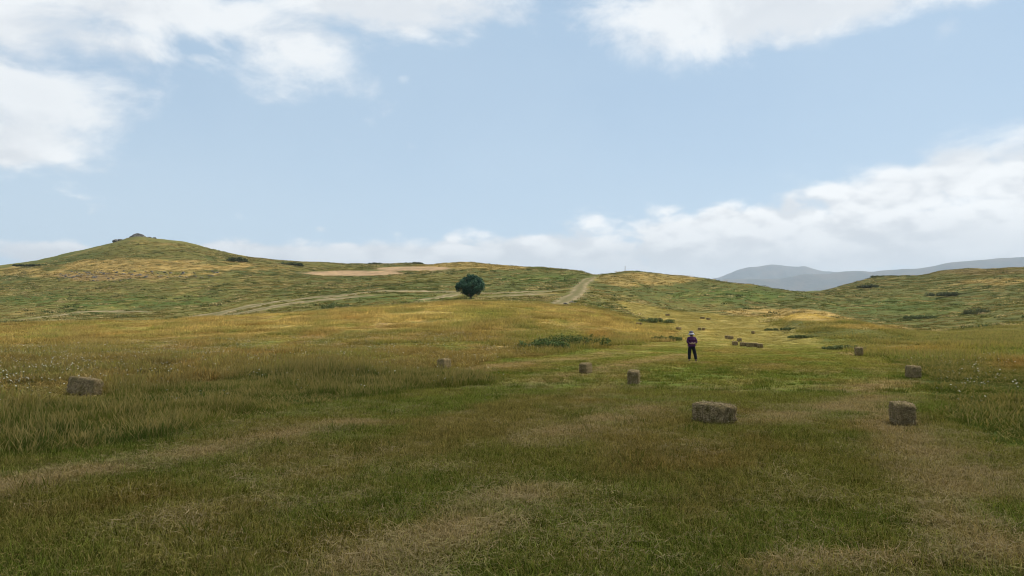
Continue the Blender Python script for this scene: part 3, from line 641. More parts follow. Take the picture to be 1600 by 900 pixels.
def m_twine(n, out): principled(n, out, (.20, .15, .075), .8, .2)
mat('twine', m_twine)
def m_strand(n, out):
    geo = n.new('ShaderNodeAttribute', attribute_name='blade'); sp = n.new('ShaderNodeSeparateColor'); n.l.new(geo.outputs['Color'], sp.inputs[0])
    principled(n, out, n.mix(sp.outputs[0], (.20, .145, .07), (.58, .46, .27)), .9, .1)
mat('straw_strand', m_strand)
BL, BW, BH = .86, .46, .37
def bale_body(seed, nx=26, sag=0.02):
    """block of pressed hay: slightly bulged, rounded edges, flakes showing as ridges along its length"""
    g = np.random.default_rng(seed); b = bmesh.new(); bmesh.ops.create_cube(b, size=1)
    bmesh.ops.subdivide_edges(b, edges=[e for e in b.edges], cuts=13, use_grid_fill=True)
    co = np.array([v.co[:] for v in b.verts]) * 2
    flake = np.cumsum(g.uniform(.07, .16, 30)) - 1.2
    ax = np.abs(co); rr = .12                                  # superellipse rounding
    nrm = (ax ** 7).sum(1) ** (1 / 7); co = co / nrm[:, None]
    fx = co[:, 0]; d = np.min(np.abs(fx[:, None] - flake[None]), 1)
    groove = np.exp(-(d / .018) ** 2)
    nz = fbm(co[:, 0] * 4 + co[:, 2] * 3, co[:, 1] * 4 + co[:, 2] * 2, 4, seed) - .5; n2 = fbm(co[:, 0] * 11 + co[:, 2] * 7, co[:, 1] * 11 - co[:, 2] * 9, 3, seed + 3) - .5
    s = 1 + nz * .16 + n2 * .09 - groove * .05
    tw = np.minimum(np.abs(co[:, 1] - .42), np.abs(co[:, 1] + .42)); s = s - .035 * np.exp(-(tw / .08) ** 2)
    P = co * np.array([BL, BW, BH]) / 2 * s[:, None]
    P[:, 2] += BH / 2 - sag * (1 - co[:, 0] ** 2) * (co[:, 2] > 0) * 0
    P[:, 2] = np.maximum(P[:, 2], -.02)
    for v, p in zip(b.verts, P): v.co = Vector(p)
    for f in b.faces: f.smooth = True
    me = bpy.data.meshes.new('body'); b.to_mesh(me); b.free(); me.materials.append(MATS['hay']); return me
def loop_tube(y, rad):
    b = bmesh.new(); hx, hz = BL / 2 + .004, BH / 2 + .004; pts = []
    for k in range(40):
        a = k / 40 * 6.283; c, s = math.cos(a), math.sin(a); q = (abs(c) ** 7 + abs(s) ** 7) ** (1 / 7)
        pts.append(Vector((c / q * hx, y, BH / 2 + s / q * hz)))
    rings = []
    for k, p in enumerate(pts):
        t = (pts[(k + 1) % 40] - pts[k - 1]).normalized(); e = Vector((0, 1, 0)); f = t.cross(e)
        rings.append([b.verts.new(p + (e * math.cos(j * 1.571) + f * math.sin(j * 1.571)) * rad) for j in range(4)])
    for k in range(40):
        A, B = rings[k], rings[(k + 1) % 40]
        for j in range(4): b.faces.new((A[j], A[(j + 1) % 4], B[(j + 1) % 4], B[j]))
    bmesh.ops.recalc_face_normals(b, faces=b.faces); me = bpy.data.meshes.new('twine'); b.to_mesh(me); b.free(); me.materials.append(MATS['twine']); return me
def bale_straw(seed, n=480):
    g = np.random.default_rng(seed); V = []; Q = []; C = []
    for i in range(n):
        f = g.choice(5, p=[.52, .14, .14, .10, .10]); p = g.uniform(-1, 1, 3)  # pale strands crowd the top, also standing in for light on it
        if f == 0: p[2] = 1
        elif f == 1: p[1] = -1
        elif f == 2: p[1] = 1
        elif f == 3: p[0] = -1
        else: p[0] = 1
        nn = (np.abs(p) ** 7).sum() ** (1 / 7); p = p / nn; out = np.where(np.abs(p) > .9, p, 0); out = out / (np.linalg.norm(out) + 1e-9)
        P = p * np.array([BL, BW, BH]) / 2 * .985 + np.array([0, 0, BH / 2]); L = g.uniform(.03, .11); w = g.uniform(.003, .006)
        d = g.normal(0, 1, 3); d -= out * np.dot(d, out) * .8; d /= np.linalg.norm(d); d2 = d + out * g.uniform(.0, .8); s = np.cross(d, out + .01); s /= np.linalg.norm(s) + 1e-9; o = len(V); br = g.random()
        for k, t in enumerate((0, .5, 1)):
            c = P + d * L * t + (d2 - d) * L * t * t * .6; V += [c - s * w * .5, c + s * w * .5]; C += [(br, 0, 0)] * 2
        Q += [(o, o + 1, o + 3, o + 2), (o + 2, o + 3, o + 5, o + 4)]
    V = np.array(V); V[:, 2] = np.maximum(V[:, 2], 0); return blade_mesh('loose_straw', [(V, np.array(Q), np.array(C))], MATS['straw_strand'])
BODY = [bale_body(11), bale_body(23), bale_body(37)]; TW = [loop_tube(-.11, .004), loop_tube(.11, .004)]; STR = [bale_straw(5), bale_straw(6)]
GRP = 'hay bales lying on the field'; BALES = []
def bale(u, v, yaw, label, i, parts=True, pd=None, tilt=(0, 0), s=1.0, zo=0.03, roll=False):
    p = SD(u, pd) if pd else SV(u, v); e = empty('hay_bale', on(p, zo), R(yaw)); e.scale = (s, s, s)
    e.rotation_euler = (R(tilt[0]), R(tilt[1]), R(yaw)); tag(e, label, 'hay bale', GRP)
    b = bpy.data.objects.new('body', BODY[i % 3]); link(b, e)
    if parts:
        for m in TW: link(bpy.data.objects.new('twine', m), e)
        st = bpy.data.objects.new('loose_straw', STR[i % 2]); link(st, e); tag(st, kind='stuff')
    if roll:                                                    # lying on its narrow side
        for c in e.children: c.rotation_euler = (math.pi / 2, 0, 0); c.location = (0, BH / 2, BW / 2)
    KEEP.append((p[0], p[1], .46 * s)); BALES.append(p); return e, p
#       u     v   yaw
bale(130, 619, -14, 'weathered grey-topped hay bale at far left among daisies and uncut grass', 0, tilt=(-8, 6), s=1.04, roll=True)
bale(694, 577, 70, 'shaggy hay bale half sunk in green grass at the edge of the uncut meadow', 1, s=1.0, roll=True)
bale(915, 585, 68, 'boxy hay bale just left of the taller-than-wide bale, a pale wisp of hay before it', 2, s=.95, roll=True)
bale(990, 602, 79, 'compact hay bale with bright top, taller than wide, in the middle of the mown field', 0, s=1.0, roll=True)
bale(1116, 663, 118, 'largest hay bale in view, lying long side on in the near grass', 1, s=1.0)
bale(1410, 667, 76, 'dark-fronted hay bale at right, end towards us, brown dry hay in front of it', 2, s=.93, roll=True)
bale(1427, 592, 80, 'dark round-topped hay bale at the right edge of the mown strip', 0, s=.98, roll=True)
bale(1342, 557, 76, 'lone hay bale at the foot of the grassy hump on the right', 1, s=1.18, zo=.08, roll=True)
FARB = [(1148.5, 540.5, 84, 'leftmost bale of the row on the mown rise, a small gap right of it'),
        (1155.5, 534.5, 75, 'bale lying just above and behind the row on the mown rise'),
        (1160.5, 542.0, 82, 'second bale from the left in the row on the mown rise'),
        (1171.3, 543, 96, 'middle bale of the row on the mown rise'),
        (1180, 543.2, 88, 'narrow bale second from the right in the row on the mown rise'),
        (1187.5, 544.5, 80, 'rightmost bale of the row on the mown rise'),
        (1136.0, 530, 80, 'bale up and left of the row, with a smaller one touching its right'),
        (1141.8, 531, 88, 'small end-on bale touching the right of another above the row'),
        (1176.8, 522, 70, 'single bale above the right end of the row, near the green hump'),
        (1093, 516.5, 80, 'left one of two touching bales right of the hat of the standing person'),
        (1099.3, 517, 75, 'right one of two touching bales right of the hat of the standing person'),
        (1060.5, 516, 40, 'bale at the edge of the weeds, left of and above the standing person'),
        (1097.7, 498.5, 8, 'left one of a pair of bales near the top of the mown rise'),
        (1107, 500, 30, 'right one of a pair of bales near the top of the mown rise'),
        (1031.7, 500, 60, 'bale at the upper end of the green weed patch on the rise'),
        (998.5, 508.5, 165, 'long bale on pale dry grass left of the green weed patch'),
        (1043, 494, 10, 'pale highest bale at the top of the mown rise')]
for i, (u, v, yaw, lab) in enumerate(FARB): bale(u, v, yaw, 'small far ' + lab if lab.startswith('bale') else lab, i, parts=False, s=.98, zo=.06)

# ------------------------------------------------------------------ lone round tree
def m_leaf(n, out):
    geo = n.new('ShaderNodeAttribute', attribute_name='blade'); c = geo.outputs['Color']
    d = n.new('ShaderNodeBsdfPrincipled'); n.l.new(c, d.inputs['Base Color']); d.inputs['Roughness'].default_value = .7; d.inputs['Specular IOR Level'].default_value = .06
    t = n.new('ShaderNodeBsdfTranslucent'); n.l.new(c, t.inputs[0]); mx = n.new('ShaderNodeMixShader'); mx.inputs[0].default_value = .2
    n.l.new(d.outputs[0], mx.inputs[1]); n.l.new(t.outputs[0], mx.inputs[2]); n.l.new(mx.outputs[0], out.inputs[0])
mat('leaf', m_leaf)
def m_bark(n, out):
    tcn = n.new('ShaderNodeTexCoord'); a = n.noise(n.vm('MULTIPLY', tcn.outputs['Object'], (8, 8, 2)), 2, 5, .7)
    principled(n, out, n.mix(a, (.05, .04, .03), (.16, .13, .10)), .95, .1, a, .8, .04)
mat('bark', m_bark)
def leaf_cloud(name, lumps, per, size, c0, c1, seed, squash=(1, 1, 1)):
    g = np.random.default_rng(seed); n = len(lumps) * per
    L = np.repeat(np.array(lumps), per, 0); d = g.normal(0, 1, (n, 3)); d /= np.linalg.norm(d, axis=1)[:, None]
    rad = L[:, 3] * g.uniform(.25, 1.0, n) ** .45; c = L[:, :3] + d * rad[:, None] * np.array(squash)
    a = d + g.normal(0, .6, (n, 3)); a /= np.linalg.norm(a, axis=1)[:, None]
    e1 = np.cross(a, g.normal(0, 1, (n, 3))); e1 /= np.linalg.norm(e1, axis=1)[:, None]; e2 = np.cross(a, e1); s = g.uniform(size[0], size[1], n)[:, None]
    V = np.stack([c - e1 * s, c - e2 * s * .5, c + e1 * s, c + e2 * s * .5], 1).reshape(-1, 3)
    Q = np.arange(n * 4).reshape(-1, 4); k = g.random((n, 1)) * .8 + .2 * np.repeat(g.random((len(lumps), 1)), per, 0)
    C = np.repeat(np.array(c0) + (np.array(c1) - np.array(c0)) * k, 4, 0)
    V[:, 2] = np.maximum(V[:, 2], .02)
    return blade_mesh(name, [(V, Q, C)], MATS['leaf'])
def limb(b, p0, p1, r0, r1, n=7):
    p0, p1 = Vector(p0), Vector(p1); t = (p1 - p0).normalized(); e = t.orthogonal().normalized(); f = t.cross(e); A = [b.verts.new(p0 + (e * math.cos(j * 6.283 / n) + f * math.sin(j * 6.283 / n)) * r0) for j in range(n)]
    B = [b.verts.new(p1 + (e * math.cos(j * 6.283 / n) + f * math.sin(j * 6.283 / n)) * r1) for j in range(n)]
    for j in range(n): b.faces.new((A[j], A[(j + 1) % n], B[(j + 1) % n], B[j]))
    b.faces.new(A[::-1]); b.faces.new(B)
tp = SD(735, 166); te = empty('tree', on(tp)); te.scale = (1.12, 1.12, 1.06); tag(te, 'lone round dark green tree beside the dirt track in the middle distance', 'tree')
b = bmesh.new(); limb(b, (0, 0, -.3), (.05, 0, .9), .24, .17); limb(b, (.05, 0, .85), (-.1, .05, 1.9), .17, .1); tips = []
for k in range(9):
    a = k * .7 + .3; L = random.uniform(1.3, 2.2); z0 = random.uniform(.6, 1.6); q = (math.cos(a) * L, math.sin(a) * L, z0 + random.uniform(.4, 1.4)); limb(b, (0, 0, z0), q, .09, .03)
bmesh.ops.recalc_face_normals(b, faces=b.faces); me = bpy.data.meshes.new('trunk'); b.to_mesh(me); b.free(); me.materials.append(MATS['bark']); link(bpy.data.objects.new('trunk', me), te)
g = np.random.default_rng(8); lumps = []
while len(lumps) < 150:
    q = g.uniform(-1, 1, 3); rr = np.linalg.norm(q * np.array([1, 1, 1]))
    if rr > 1 or rr < .45: continue
    p = q * np.array([2.55, 2.55, 1.95]); p[2] += 2.75
    if p[2] < 1.15 + .12 * abs(p[0]): continue
    lumps.append((p[0], p[1], p[2], g.uniform(.34, .58)))
lumps += [(-.3, 0, 4.75, .42), (.45, .2, 4.65, .4), (.2, -.3, .95, .5), (-.5, .2, 1.0, .5)]
link(bpy.data.objects.new('crown', leaf_cloud('crown', lumps, 150, (.07, .14), (.020, .055, .034), (.090, .175, .10), 9)), te)

# ------------------------------------------------------------------ shrubs and weed patches
def shrub(u, v, w, h, label, c0, c1, seed, pd=None, cat='shrub', name='shrub', deep=.7, n=None, dmin=4):
    p = SD(u, pd) if pd else SV(u, v, dmin); e = empty(name, on(p)); tag(e, label, cat)
    g = np.random.default_rng(seed); L = []; n = n or int(10 + 5 * w / max(h, .3))
    for k in range(n):
        t = g.uniform(-1, 1); f = g.uniform(-1, 1) * deep; r = g.uniform(.3, .5) * h
        L.append((t * w / 2, f * w / 2, max(r * .6, (h - r) * g.uniform(.35, 1.0) * (1 - .6 * t * t)), r))
    link(bpy.data.objects.new('foliage', leaf_cloud('foliage', L, 80, (.05 * max(1, p[1] / 90), .10 * max(1, p[1] / 90)), c0, c1, seed)), e)
    b = bmesh.new()
    q = L[0]; limb(b, (q[0] * .3, q[1] * .3, -.15), (q[0], q[1], q[2]), .035, .012, 5)
    me = bpy.data.meshes.new('stem'); b.to_mesh(me); b.free(); me.materials.append(MATS['bark'])
    for k in range(4):
        o = bpy.data.objects.new('stem', me); o.rotation_euler = (0, 0, k * 1.6 + g.uniform(-.3, .3)); link(o, e)
D0, D1 = (.045, .062, .022), (.125, .13, .05); H0, H1 = (.07, .085, .032), (.15, .155, .065); W0, W1 = (.08, .105, .028), (.18, .20, .07)
shrub(370, 409, 9, 2.6, 'dark shrub on the right flank of the pointed left hill', D0, D1, 1, dmin=250)
shrub(50, 416, 18, 1.0, 'long low dark scrub patch on the left flank of the pointed hill', D0, D1, 2, dmin=200, deep=.3)
shrub(455, 417, 10, 2.0, 'dark bushes at the foot of the left hill, left of the pale far field', D0, D1, 3, pd=400)
shrub(586, 414, 7, .8, 'small dark bush on the far skyline above the pale field', D0, D1, 4, pd=446)
shrub(647, 413, 9, .9, 'low dark bush on the skyline between the pale field and the middle hill', D0, D1, 5, pd=444)
shrub(690, 412, 6, .8, 'dark bush on the skyline at the left end of the middle hilltop', D0, D1, 6, pd=400)
shrub(526, 477, 5, 1.3, 'bright green bush in the hollow beside the dirt lane', W0, W1, 7, pd=150)
shrub(898, 541, 5.6, 1.15, 'dark leafy weed thicket standing at the right end of the uncut meadow', (.036, .060, .014), (.105, .135, .036), 8, dmin=30, deep=.5, n=30)
shrub(852, 545, 3.6, .8, 'paler green weed clump left of the dark weed thicket', (.05, .08, .02), (.12, .16, .05), 9, dmin=30, n=34)
shrub(1022, 500, 6, .9, 'light green weed patch beside the mown rise, above the person', W0, W1, 10, pd=128)
shrub(1040, 521, 2.6, .6, 'yellow-green weeds just left of the standing person', (.06, .08, .018), (.16, .17, .05), 11, pd=80)
shrub(1232, 512, 5, .45, 'dark green weeds on the left face of the grassy hump', (.08, .10, .03), (.17, .19, .07), 12, pd=99)
shrub(1318, 541, 3.0, .4, 'pale green weeds left of the lone bale at the foot of the hump', W0, W1, 13, pd=63)
shrub(1384, 435, 14, 1.1, 'dark scrub on the skyline knob of the right-hand hillside', H0, H1, 14, pd=412, deep=.3)
shrub(1485, 463, 13, 1.4, 'dark scrub band across the middle of the right-hand hillside', H0, H1, 15, dmin=130, deep=.25)
shrub(1527, 491, 4, 1.4, 'round dark shrub low on the right-hand hillside', H0, H1, 16, dmin=110)
shrub(1357, 450, 7, 1.5, 'dark bushes on the upper left of the right-hand hillside', H0, H1, 17, dmin=150)
shrub(1294, 450, 5, 1.6, 'small dark bush on the lower skyline right of the valley dip', H0, H1, 18, dmin=150)
shrub(1440, 498, 7, .9, 'green bushes in the hollow below the right-hand hillside', W0, W1, 19, dmin=100)
shrub(1255, 530, 3, .35, 'low green weeds along the mown edge below the hump', W0, W1, 20, pd=84)

# ------------------------------------------------------------------ rocks
def m_rock(n, out):
    tcn = n.new('ShaderNodeTexCoord'); a = n.noise(tcn.outputs['Object'], 1.2, 6, .65); principled(n, out, n.mix(n.ss(a, .35, .65), (.055, .055, .05), (.17, .155, .135)), .95, .1, a, .8, .1)
mat('rock', m_rock)
def rock_mesh(seed, s):
    b = bmesh.new(); bmesh.ops.create_icosphere(b, subdivisions=3, radius=1); co = np.array([v.co[:] for v in b.verts]); g = np.random.default_rng(seed)
    for k in range(9):
        nn = g.normal(0, 1, 3); nn /= np.linalg.norm(nn); h = g.uniform(.55, .9); d = co @ nn; co = co - np.outer(np.maximum(d - h, 0), nn)
    co *= (.9 + .25 * fbm(co[:, 0] * 3 + co[:, 2], co[:, 1] * 3 - co[:, 2], 3, seed))[:, None]
    for v, p in zip(b.verts, co * np.array(s)): v.co = Vector(p)
    me = bpy.data.meshes.new('rock'); b.to_mesh(me); b.free(); me.materials.append(MATS['rock']); return me
def rocks(name, u, pd, items, label, cat):
    p = SD(u, pd); e = empty(name, on(p)); tag(e, label, cat); c = np.array(on(p))
    for k, (dx, dy, s) in enumerate(items):
        o = bpy.data.objects.new('rock', rock_mesh(k * 7 + int(u), s)); o.location = (dx, dy, float(ground_z(p[0] + dx, p[1] + dy)) - c[2] + s[2] * .25); o.rotation_euler = (0, 0, k); link(o, e)
rocks('rock_outcrop', 213, 455, [(0, 0, (3.6, 2.4, 2.4)), (-3.2, .5, (2.6, 2, 1.4)), (3.0, 0, (2.2, 2, 1.2)), (6.2, .3, (1.8, 1.5, .9)), (-5.6, 0, (1.8, 1.5, .9)), (9.5, 0, (2.0, 1.2, .7))], 'dark rock outcrop crowning the pointed left hill', 'rocks')
rocks('rock_outcrop', 179, 450, [(0, 0, (2.2, 1.6, 1.3)), (2.4, 0, (1.8, 1.4, .9))], 'smaller dark rock ledge below the hilltop outcrop on its left shoulder', 'rocks')
rocks('rock', 893, 152, [(0, 0, (.42, .34, .28)), (.62, .05, (.34, .3, .2))], 'dark stones at the pale sandy bend of the saddle track', 'rock')
rocks('rock', 883, 143, [(0, 0, (.5, .34, .26))], 'dark stone at the foot of the saddle track, below the sandy bend', 'rock')
sx = sector(420, 330, 392, -30, -17, 55); uu, vv = project(sx[:, 0], sx[:, 1], ground_z(sx[:, 0], sx[:, 1])); sx = sx[(np.abs(vv - 432) < 9) & (uu > 90) & (uu < 340)]
STONE = source('stone_source', [rock_mesh(900 + i, (.5, .45, .3)) for i in range(4)])
stone_tint = np.full((len(sx), 3), .2); scatter('stones', STONE, sx, stone_tint, sizes(len(sx), 3, .5, 1.5), 4, 'scattered brown stones on the bare patch of the left hill', 'stones', 4, zoff=.05)

# ------------------------------------------------------------------ post on the knoll
pp_ = SD(977, 279); pe = empty('post', on(pp_)); tag(pe, 'thin lone post on the crest of the knoll right of the track gap', 'post')
b = bmesh.new(); limb(b, (0, 0, -.3), (.05, 0, 1.75), .09, .07, 8); me = bpy.data.meshes.new('shaft'); b.to_mesh(me); b.free(); me.materials.append(MATS['bark']); link(bpy.data.objects.new('shaft', me), pe)
b = bmesh.new(); limb(b, (.05, 0, 1.75), (.05, 0, 1.9), .12, .10, 8); me = bpy.data.meshes.new('cap'); b.to_mesh(me); b.free(); me.materials.append(MATS['rock']); link(bpy.data.objects.new('cap', me), pe)

# ------------------------------------------------------------------ person seen from behind, hands clasped at the back
def m_flat(c, rough=.85, sc=60):
    def f(n, out):
        tcn = n.new('ShaderNodeTexCoord'); a = n.noise(tcn.outputs['Object'], sc, 3, .6); principled(n, out, n.mix(n.ss(a, .3, .7), tuple(x * .8 for x in c), tuple(min(1, x * 1.15) for x in c)), rough, .2, a, .3, .004)
    return f
mat('skin', m_flat((.42, .26, .19), .6)); mat('sweater', m_flat((.075, .022, .075))); mat('trousers', m_flat((.012, .012, .016))); mat('hat', m_flat((.15, .135, .165))); mat('hat_brim', m_flat((.42, .39, .42))); mat('hair', m_flat((.05, .035, .03))); mat('shoe', m_flat((.02, .018, .02)))
def skin(name, nodes, edges, mats, parent, root=0, sub=2):
    """nodes: list of (x,y,z, rx, ry); a smooth continuous limb surface over the joints"""
    me = bpy.data.meshes.new(name); me.from_pydata([n[:3] for n in nodes], edges, []); me.materials.append(mats); o = bpy.data.objects.new(name, me); link(o, parent)
    md = o.modifiers.new('skin', 'SKIN'); md.use_smooth_shade = True; md.branch_smoothing = .3
    sv = me.skin_vertices[0].data
    for i, n in enumerate(nodes): sv[i].radius = (n[3], n[4] if len(n) > 4 else n[3]); sv[i].use_root = (i == root)
    sd = o.modifiers.new('smooth', 'SUBSURF'); sd.levels = sub; sd.render_levels = sub
    return o
pxy = SV(1081, 565); PE = empty('person', on(pxy, -.01), R(4)); PE.scale = (1.06,) * 3; tag(PE, 'person in a purple top, black trousers and pale sun hat, hands behind back', 'person'); KEEP.append((pxy[0], pxy[1], .25))
N = [(0, 0, .84, .13, .10), (0, .0, .98, .14, .105), (0, .0, 1.14, .15, .11), (0, .0, 1.27, .13, .09), (0, .015, 1.36, .055, .055), (0, .035, 1.44, .06, .065), (0, .05, 1.51, .078, .09), (0, .05, 1.57, .065, .078)]
E = [(i, i + 1) for i in range(7)]
def chain(start, pts):
    prev = start
    for p in pts: N.append(p); E.append((prev, len(N) - 1)); prev = len(N) - 1
    return prev
chain(0, [(-.09, 0, .76, .09), (-.12, .02, .44, .062), (-.135, -.02, .09, .042), (-.145, .06, .035, .04), (-.15, .16, .03, .032)])
chain(0, [(.09, 0, .76, .09), (.17, .02, .44, .062), (.225, -.02, .09, .042), (.245, .06, .035, .04), (.26, .15, .03, .032)])
wr = []
for s in (-1, 1):
    wr.append(chain(3, [(s * .165, 0, 1.27, .06), (s * .235, -.07, 1.04, .042), (s * .075, -.165, (.95 if s < 0 else .975), .028), (s * -.005, -.19, (.965 if s < 0 else .99), .03)]))
for s, w in zip((-1, 1), wr):                                  # five fingers wrap the other hand, unequal lengths
    hz = N[w][2]
    for k, (dz, L) in enumerate(((.03, .06), (.012, .072), (-.006, .068), (-.024, .052))):
        chain(w, [(s * -.035, -.20, hz + dz, .0095), (s * -.035 - s * L * .6, -.192, hz + dz - .004, .0085), (s * -.035 - s * L * .75, -.165, hz + dz - .008, .0075)])
    chain(w, [(s * .0, -.225, hz + .028, .011), (s * -.025, -.235, hz + .04, .0095)])
body = skin('body', N, E, MATS['skin'], PE)
skin('sweater', [(0, 0, .90, .20, .145), (0, 0, .99, .20, .15), (0, -.01, 1.12, .20, .15), (0, -.015, 1.25, .17, .125), (0, .0, 1.33, .08, .075),
                 (-.17, -.01, 1.265, .085), (-.255, -.075, 1.04, .066), (-.15, -.135, .985, .056), (.17, -.01, 1.265, .085), (.255, -.075, 1.05, .066), (.16, -.13, .995, .056)],
     [(0, 1), (1, 2), (2, 3), (3, 4), (3, 5), (5, 6), (6, 7), (3, 8), (8, 9), (9, 10)], MATS['sweater'], PE, root=1)
skin('trousers', [(0, 0, .93, .165, .125), (0, 0, .84, .17, .13), (-.095, 0, .74, .108), (-.125, .02, .44, .094), (-.138, -.015, .10, .078), (.095, 0, .74, .108), (.172, .02, .44, .094), (.226, -.015, .10, .078)],
     [(0, 1), (1, 2), (2, 3), (3, 4), (1, 5), (5, 6), (6, 7)], MATS['trousers'], PE, root=1)
for a, bx in ((-.14, -.152), (.232, .262)): skin('shoe', [(a, -.055, .05, .046, .05), (a + .004, .04, .05, .05, .045), (bx, .17, .035, .042, .032)], [(0, 1), (1, 2)], MATS['shoe'], PE, root=1)
# face on the far side of the head: nose, brows, mouth, ears, all grown into one head shell with hair
hb = bmesh.new(); bmesh.ops.create_uvsphere(hb, u_segments=24, v_segments=16, radius=1)
for v in hb.verts:
    x, y, z = v.co; f = max(0, y); nose = math.exp(-((x / .16) ** 2 + ((z + .05) / .22) ** 2)) * f * .28; eye = (math.exp(-(((x - .36) / .16) ** 2 + ((z - .1) / .12) ** 2)) + math.exp(-(((x + .36) / .16) ** 2 + ((z - .1) / .12) ** 2))) * f * .1
    mouth = math.exp(-((x / .3) ** 2 + ((z + .48) / .07) ** 2)) * f * .05; ear = math.exp(-(((abs(x) - 1) / .12) ** 2 + ((z - .02) / .22) ** 2 + ((y + .1) / .15) ** 2)) * .16
    v.co = Vector((x * (.078 + .02 * ear * 5 * (1 if abs(x) > .9 else 0)) * (1 - .18 * max(0, -z)), (y + nose - eye - mouth) * .096, z * .118)) + Vector((0, .05, 1.485))
for f in hb.faces: f.smooth = True
me = bpy.data.meshes.new('head'); hb.to_mesh(me); hb.free()
dg = bpy.context.evaluated_depsgraph_get(); whole = bmesh.new(); ev = body.evaluated_get(dg); whole.from_mesh(ev.to_mesh()); ev.to_mesh_clear(); whole.from_mesh(me)
bme = bpy.data.meshes.new('body'); whole.to_mesh(bme); whole.free(); bme.materials.append(MATS['skin']); body.modifiers.clear(); body.data = bme      # head and body in one mesh
def lathe(name, prof, m, parent, c, n=28, wob=0.0, sy=1.1, tilt=0):
    b = bmesh.new(); rings = []
    for k, (r, z) in enumerate(prof): rings.append([b.verts.new((c[0] + r * math.cos(j * 6.283 / n), c[1] + r * sy * math.sin(j * 6.283 / n) + tilt * z, c[2] + z + wob * math.sin(j * 6.283 / n * 3 + k) * r)) for j in range(n)])
    for A, B in zip(rings[:-1], rings[1:]):
        for j in range(n): b.faces.new((A[j], A[(j + 1) % n], B[(j + 1) % n], B[j]))
    b.faces.new(rings[-1]); bmesh.ops.recalc_face_normals(b, faces=b.faces)
    for f in b.faces: f.smooth = True
    me = bpy.data.meshes.new(name); b.to_mesh(me); b.free(); me.materials.append(m); return link(bpy.data.objects.new(name, me), parent)
lathe('hair', [(.080, -.10), (.092, -.05), (.094, 0), (.09, .05), (.06, .09)], MATS['hair'], PE, (0, .035, 1.48))
hat = lathe('hat', [(.112, .0), (.108, .012), (.104, .06), (.094, .10), (.06, .125), (.02, .132)], MATS['hat'], PE, (0, .04, 1.51), wob=.03)
lathe('brim', [(.178, -.075), (.181, -.068), (.135, -.018), (.11, .004)], MATS['hat_brim'], hat, (0, .04, 1.51), wob=.03)

# ------------------------------------------------------------------ scattered ground cover
xy = np.vstack([sector(26000, 3.6, 24, -41, 41, 1, .55), sector(17000, 24, 70, -37, 37, 2, .8), sector(26000, 62, 205, 4, 22, 6, .8)]); zn = zone(xy[:, 0], xy[:, 1]); k = (zn == 1) & clear(xy); xy = xy[k]
r = np.hypot(*xy.T); sz = sizes(len(xy), 3, .75, 1.15); sz[:, 0] *= 1 + sstep(r, 20, 60) * 1.2 + sstep(r, 70, 200) * 1.5; sz[:, 1] *= 1 - .5 * sstep(r, 40, 75)
scatter('mown_grass', MOWN, xy, tints(xy, 4), sz, 5, 'short mown green and brown grass across the near field', 'grass', 6)
# cut hay left in rows and thin everywhere
xy = np.vstack([sector(30000, 3.8, 26, -40, 40, 11, .55), sector(9000, 20, 75, -36, 36, 12, .9)]); hay = np.zeros(len(xy))
for pl, wd in HAYROWS: hay = np.maximum(hay, np.exp(-(seg_dist(pl, xy[:, 0], xy[:, 1]) / (wd * 1.35)) ** 2))
k = (zone(xy[:, 0], xy[:, 1]) == 1) & (RNG.random(len(xy)) < hay * .9 + .03 + .16 * sstep(fbm(xy[:, 0] / 2.5, xy[:, 1] / 2.5, 3, 52), .52, .66)) & clear(xy); xy = xy[k]; r = np.hypot(*xy.T)
sz = sizes(len(xy), 13, .7, 1.2); sz[:, 0] *= 1 + sstep(r, 20, 60)
scatter('cut_hay', STRAW, xy, tints(xy, 14, .9, 1.5), sz, 15, 'loose cut hay lying in pale brown rows on the mown field', 'hay', 5)
xy = sector(5200, 4, 45, -40, 40, 21, .7); k = (zone(xy[:, 0], xy[:, 1]) > 0) & (fbm(xy[:, 0] / 1.8, xy[:, 1] / 1.8, 3, 99) > .565); xy = xy[k]
scatter('green_weeds', WEED, xy, tints(xy, 22), sizes(len(xy), 23, .6, 1.3), 24, 'low broad-leaved green weeds scattered through the short grass', 'weeds', 4)
xy = np.vstack([sector(15000, 6, 34, -42, 20, 31, .8)]); k = (zone(xy[:, 0], xy[:, 1]) == 2) & clear(xy); xy = xy[k]; hh = .25 + .9 * sstep(fbm(xy[:, 0] / 1.6, xy[:, 1] / 1.6, 4, 33), .3, .75); sz = sizes(len(xy), 34, .8, 1.25); u_, v_ = project(xy[:, 0], xy[:, 1], 0 * xy[:, 0]); sz[:, 1] *= hh * low_near_bales(xy) * (1 + 1.3 * blob(u_, v_, 50, 695, 90, 26) + .8 * blob(u_, v_, 470, 592, 130, 10))
scatter('rough_grass', REGROW, xy, tints(xy, 35), sz, 36, 'ankle-high rough green grass between the mown field and the meadow', 'grass', 5)
xy = np.vstack([sector(24000, 7, 58, -43, 6, 41, .9), sector(11000, 7, 58, 18, 43, 42, .9), sector(3500, 30, 60, 0, 20, 43, .9)]); k = (zone(xy[:, 0], xy[:, 1]) == 0) & clear(xy) & off_track(xy[:, 0], xy[:, 1]); xy = xy[k]; r = np.hypot(*xy.T)
hh = (.12 + .52 * sstep(fbm(xy[:, 0] / 2.2, xy[:, 1] / 2.2, 4, 44), .3, .75)) * (.8 + .2 * sstep(r, 12, 30)); sz = sizes(len(xy), 45, .8, 1.2); sz[:, 1] *= hh * low_near_bales(xy) * np.where(xy[:, 0] > 0, .62, 1.0); sz[:, 0] *= 1 + .5 * sstep(r, 25, 58)
rt = xy[:, 0] > 0; tt = tints(xy, 46)
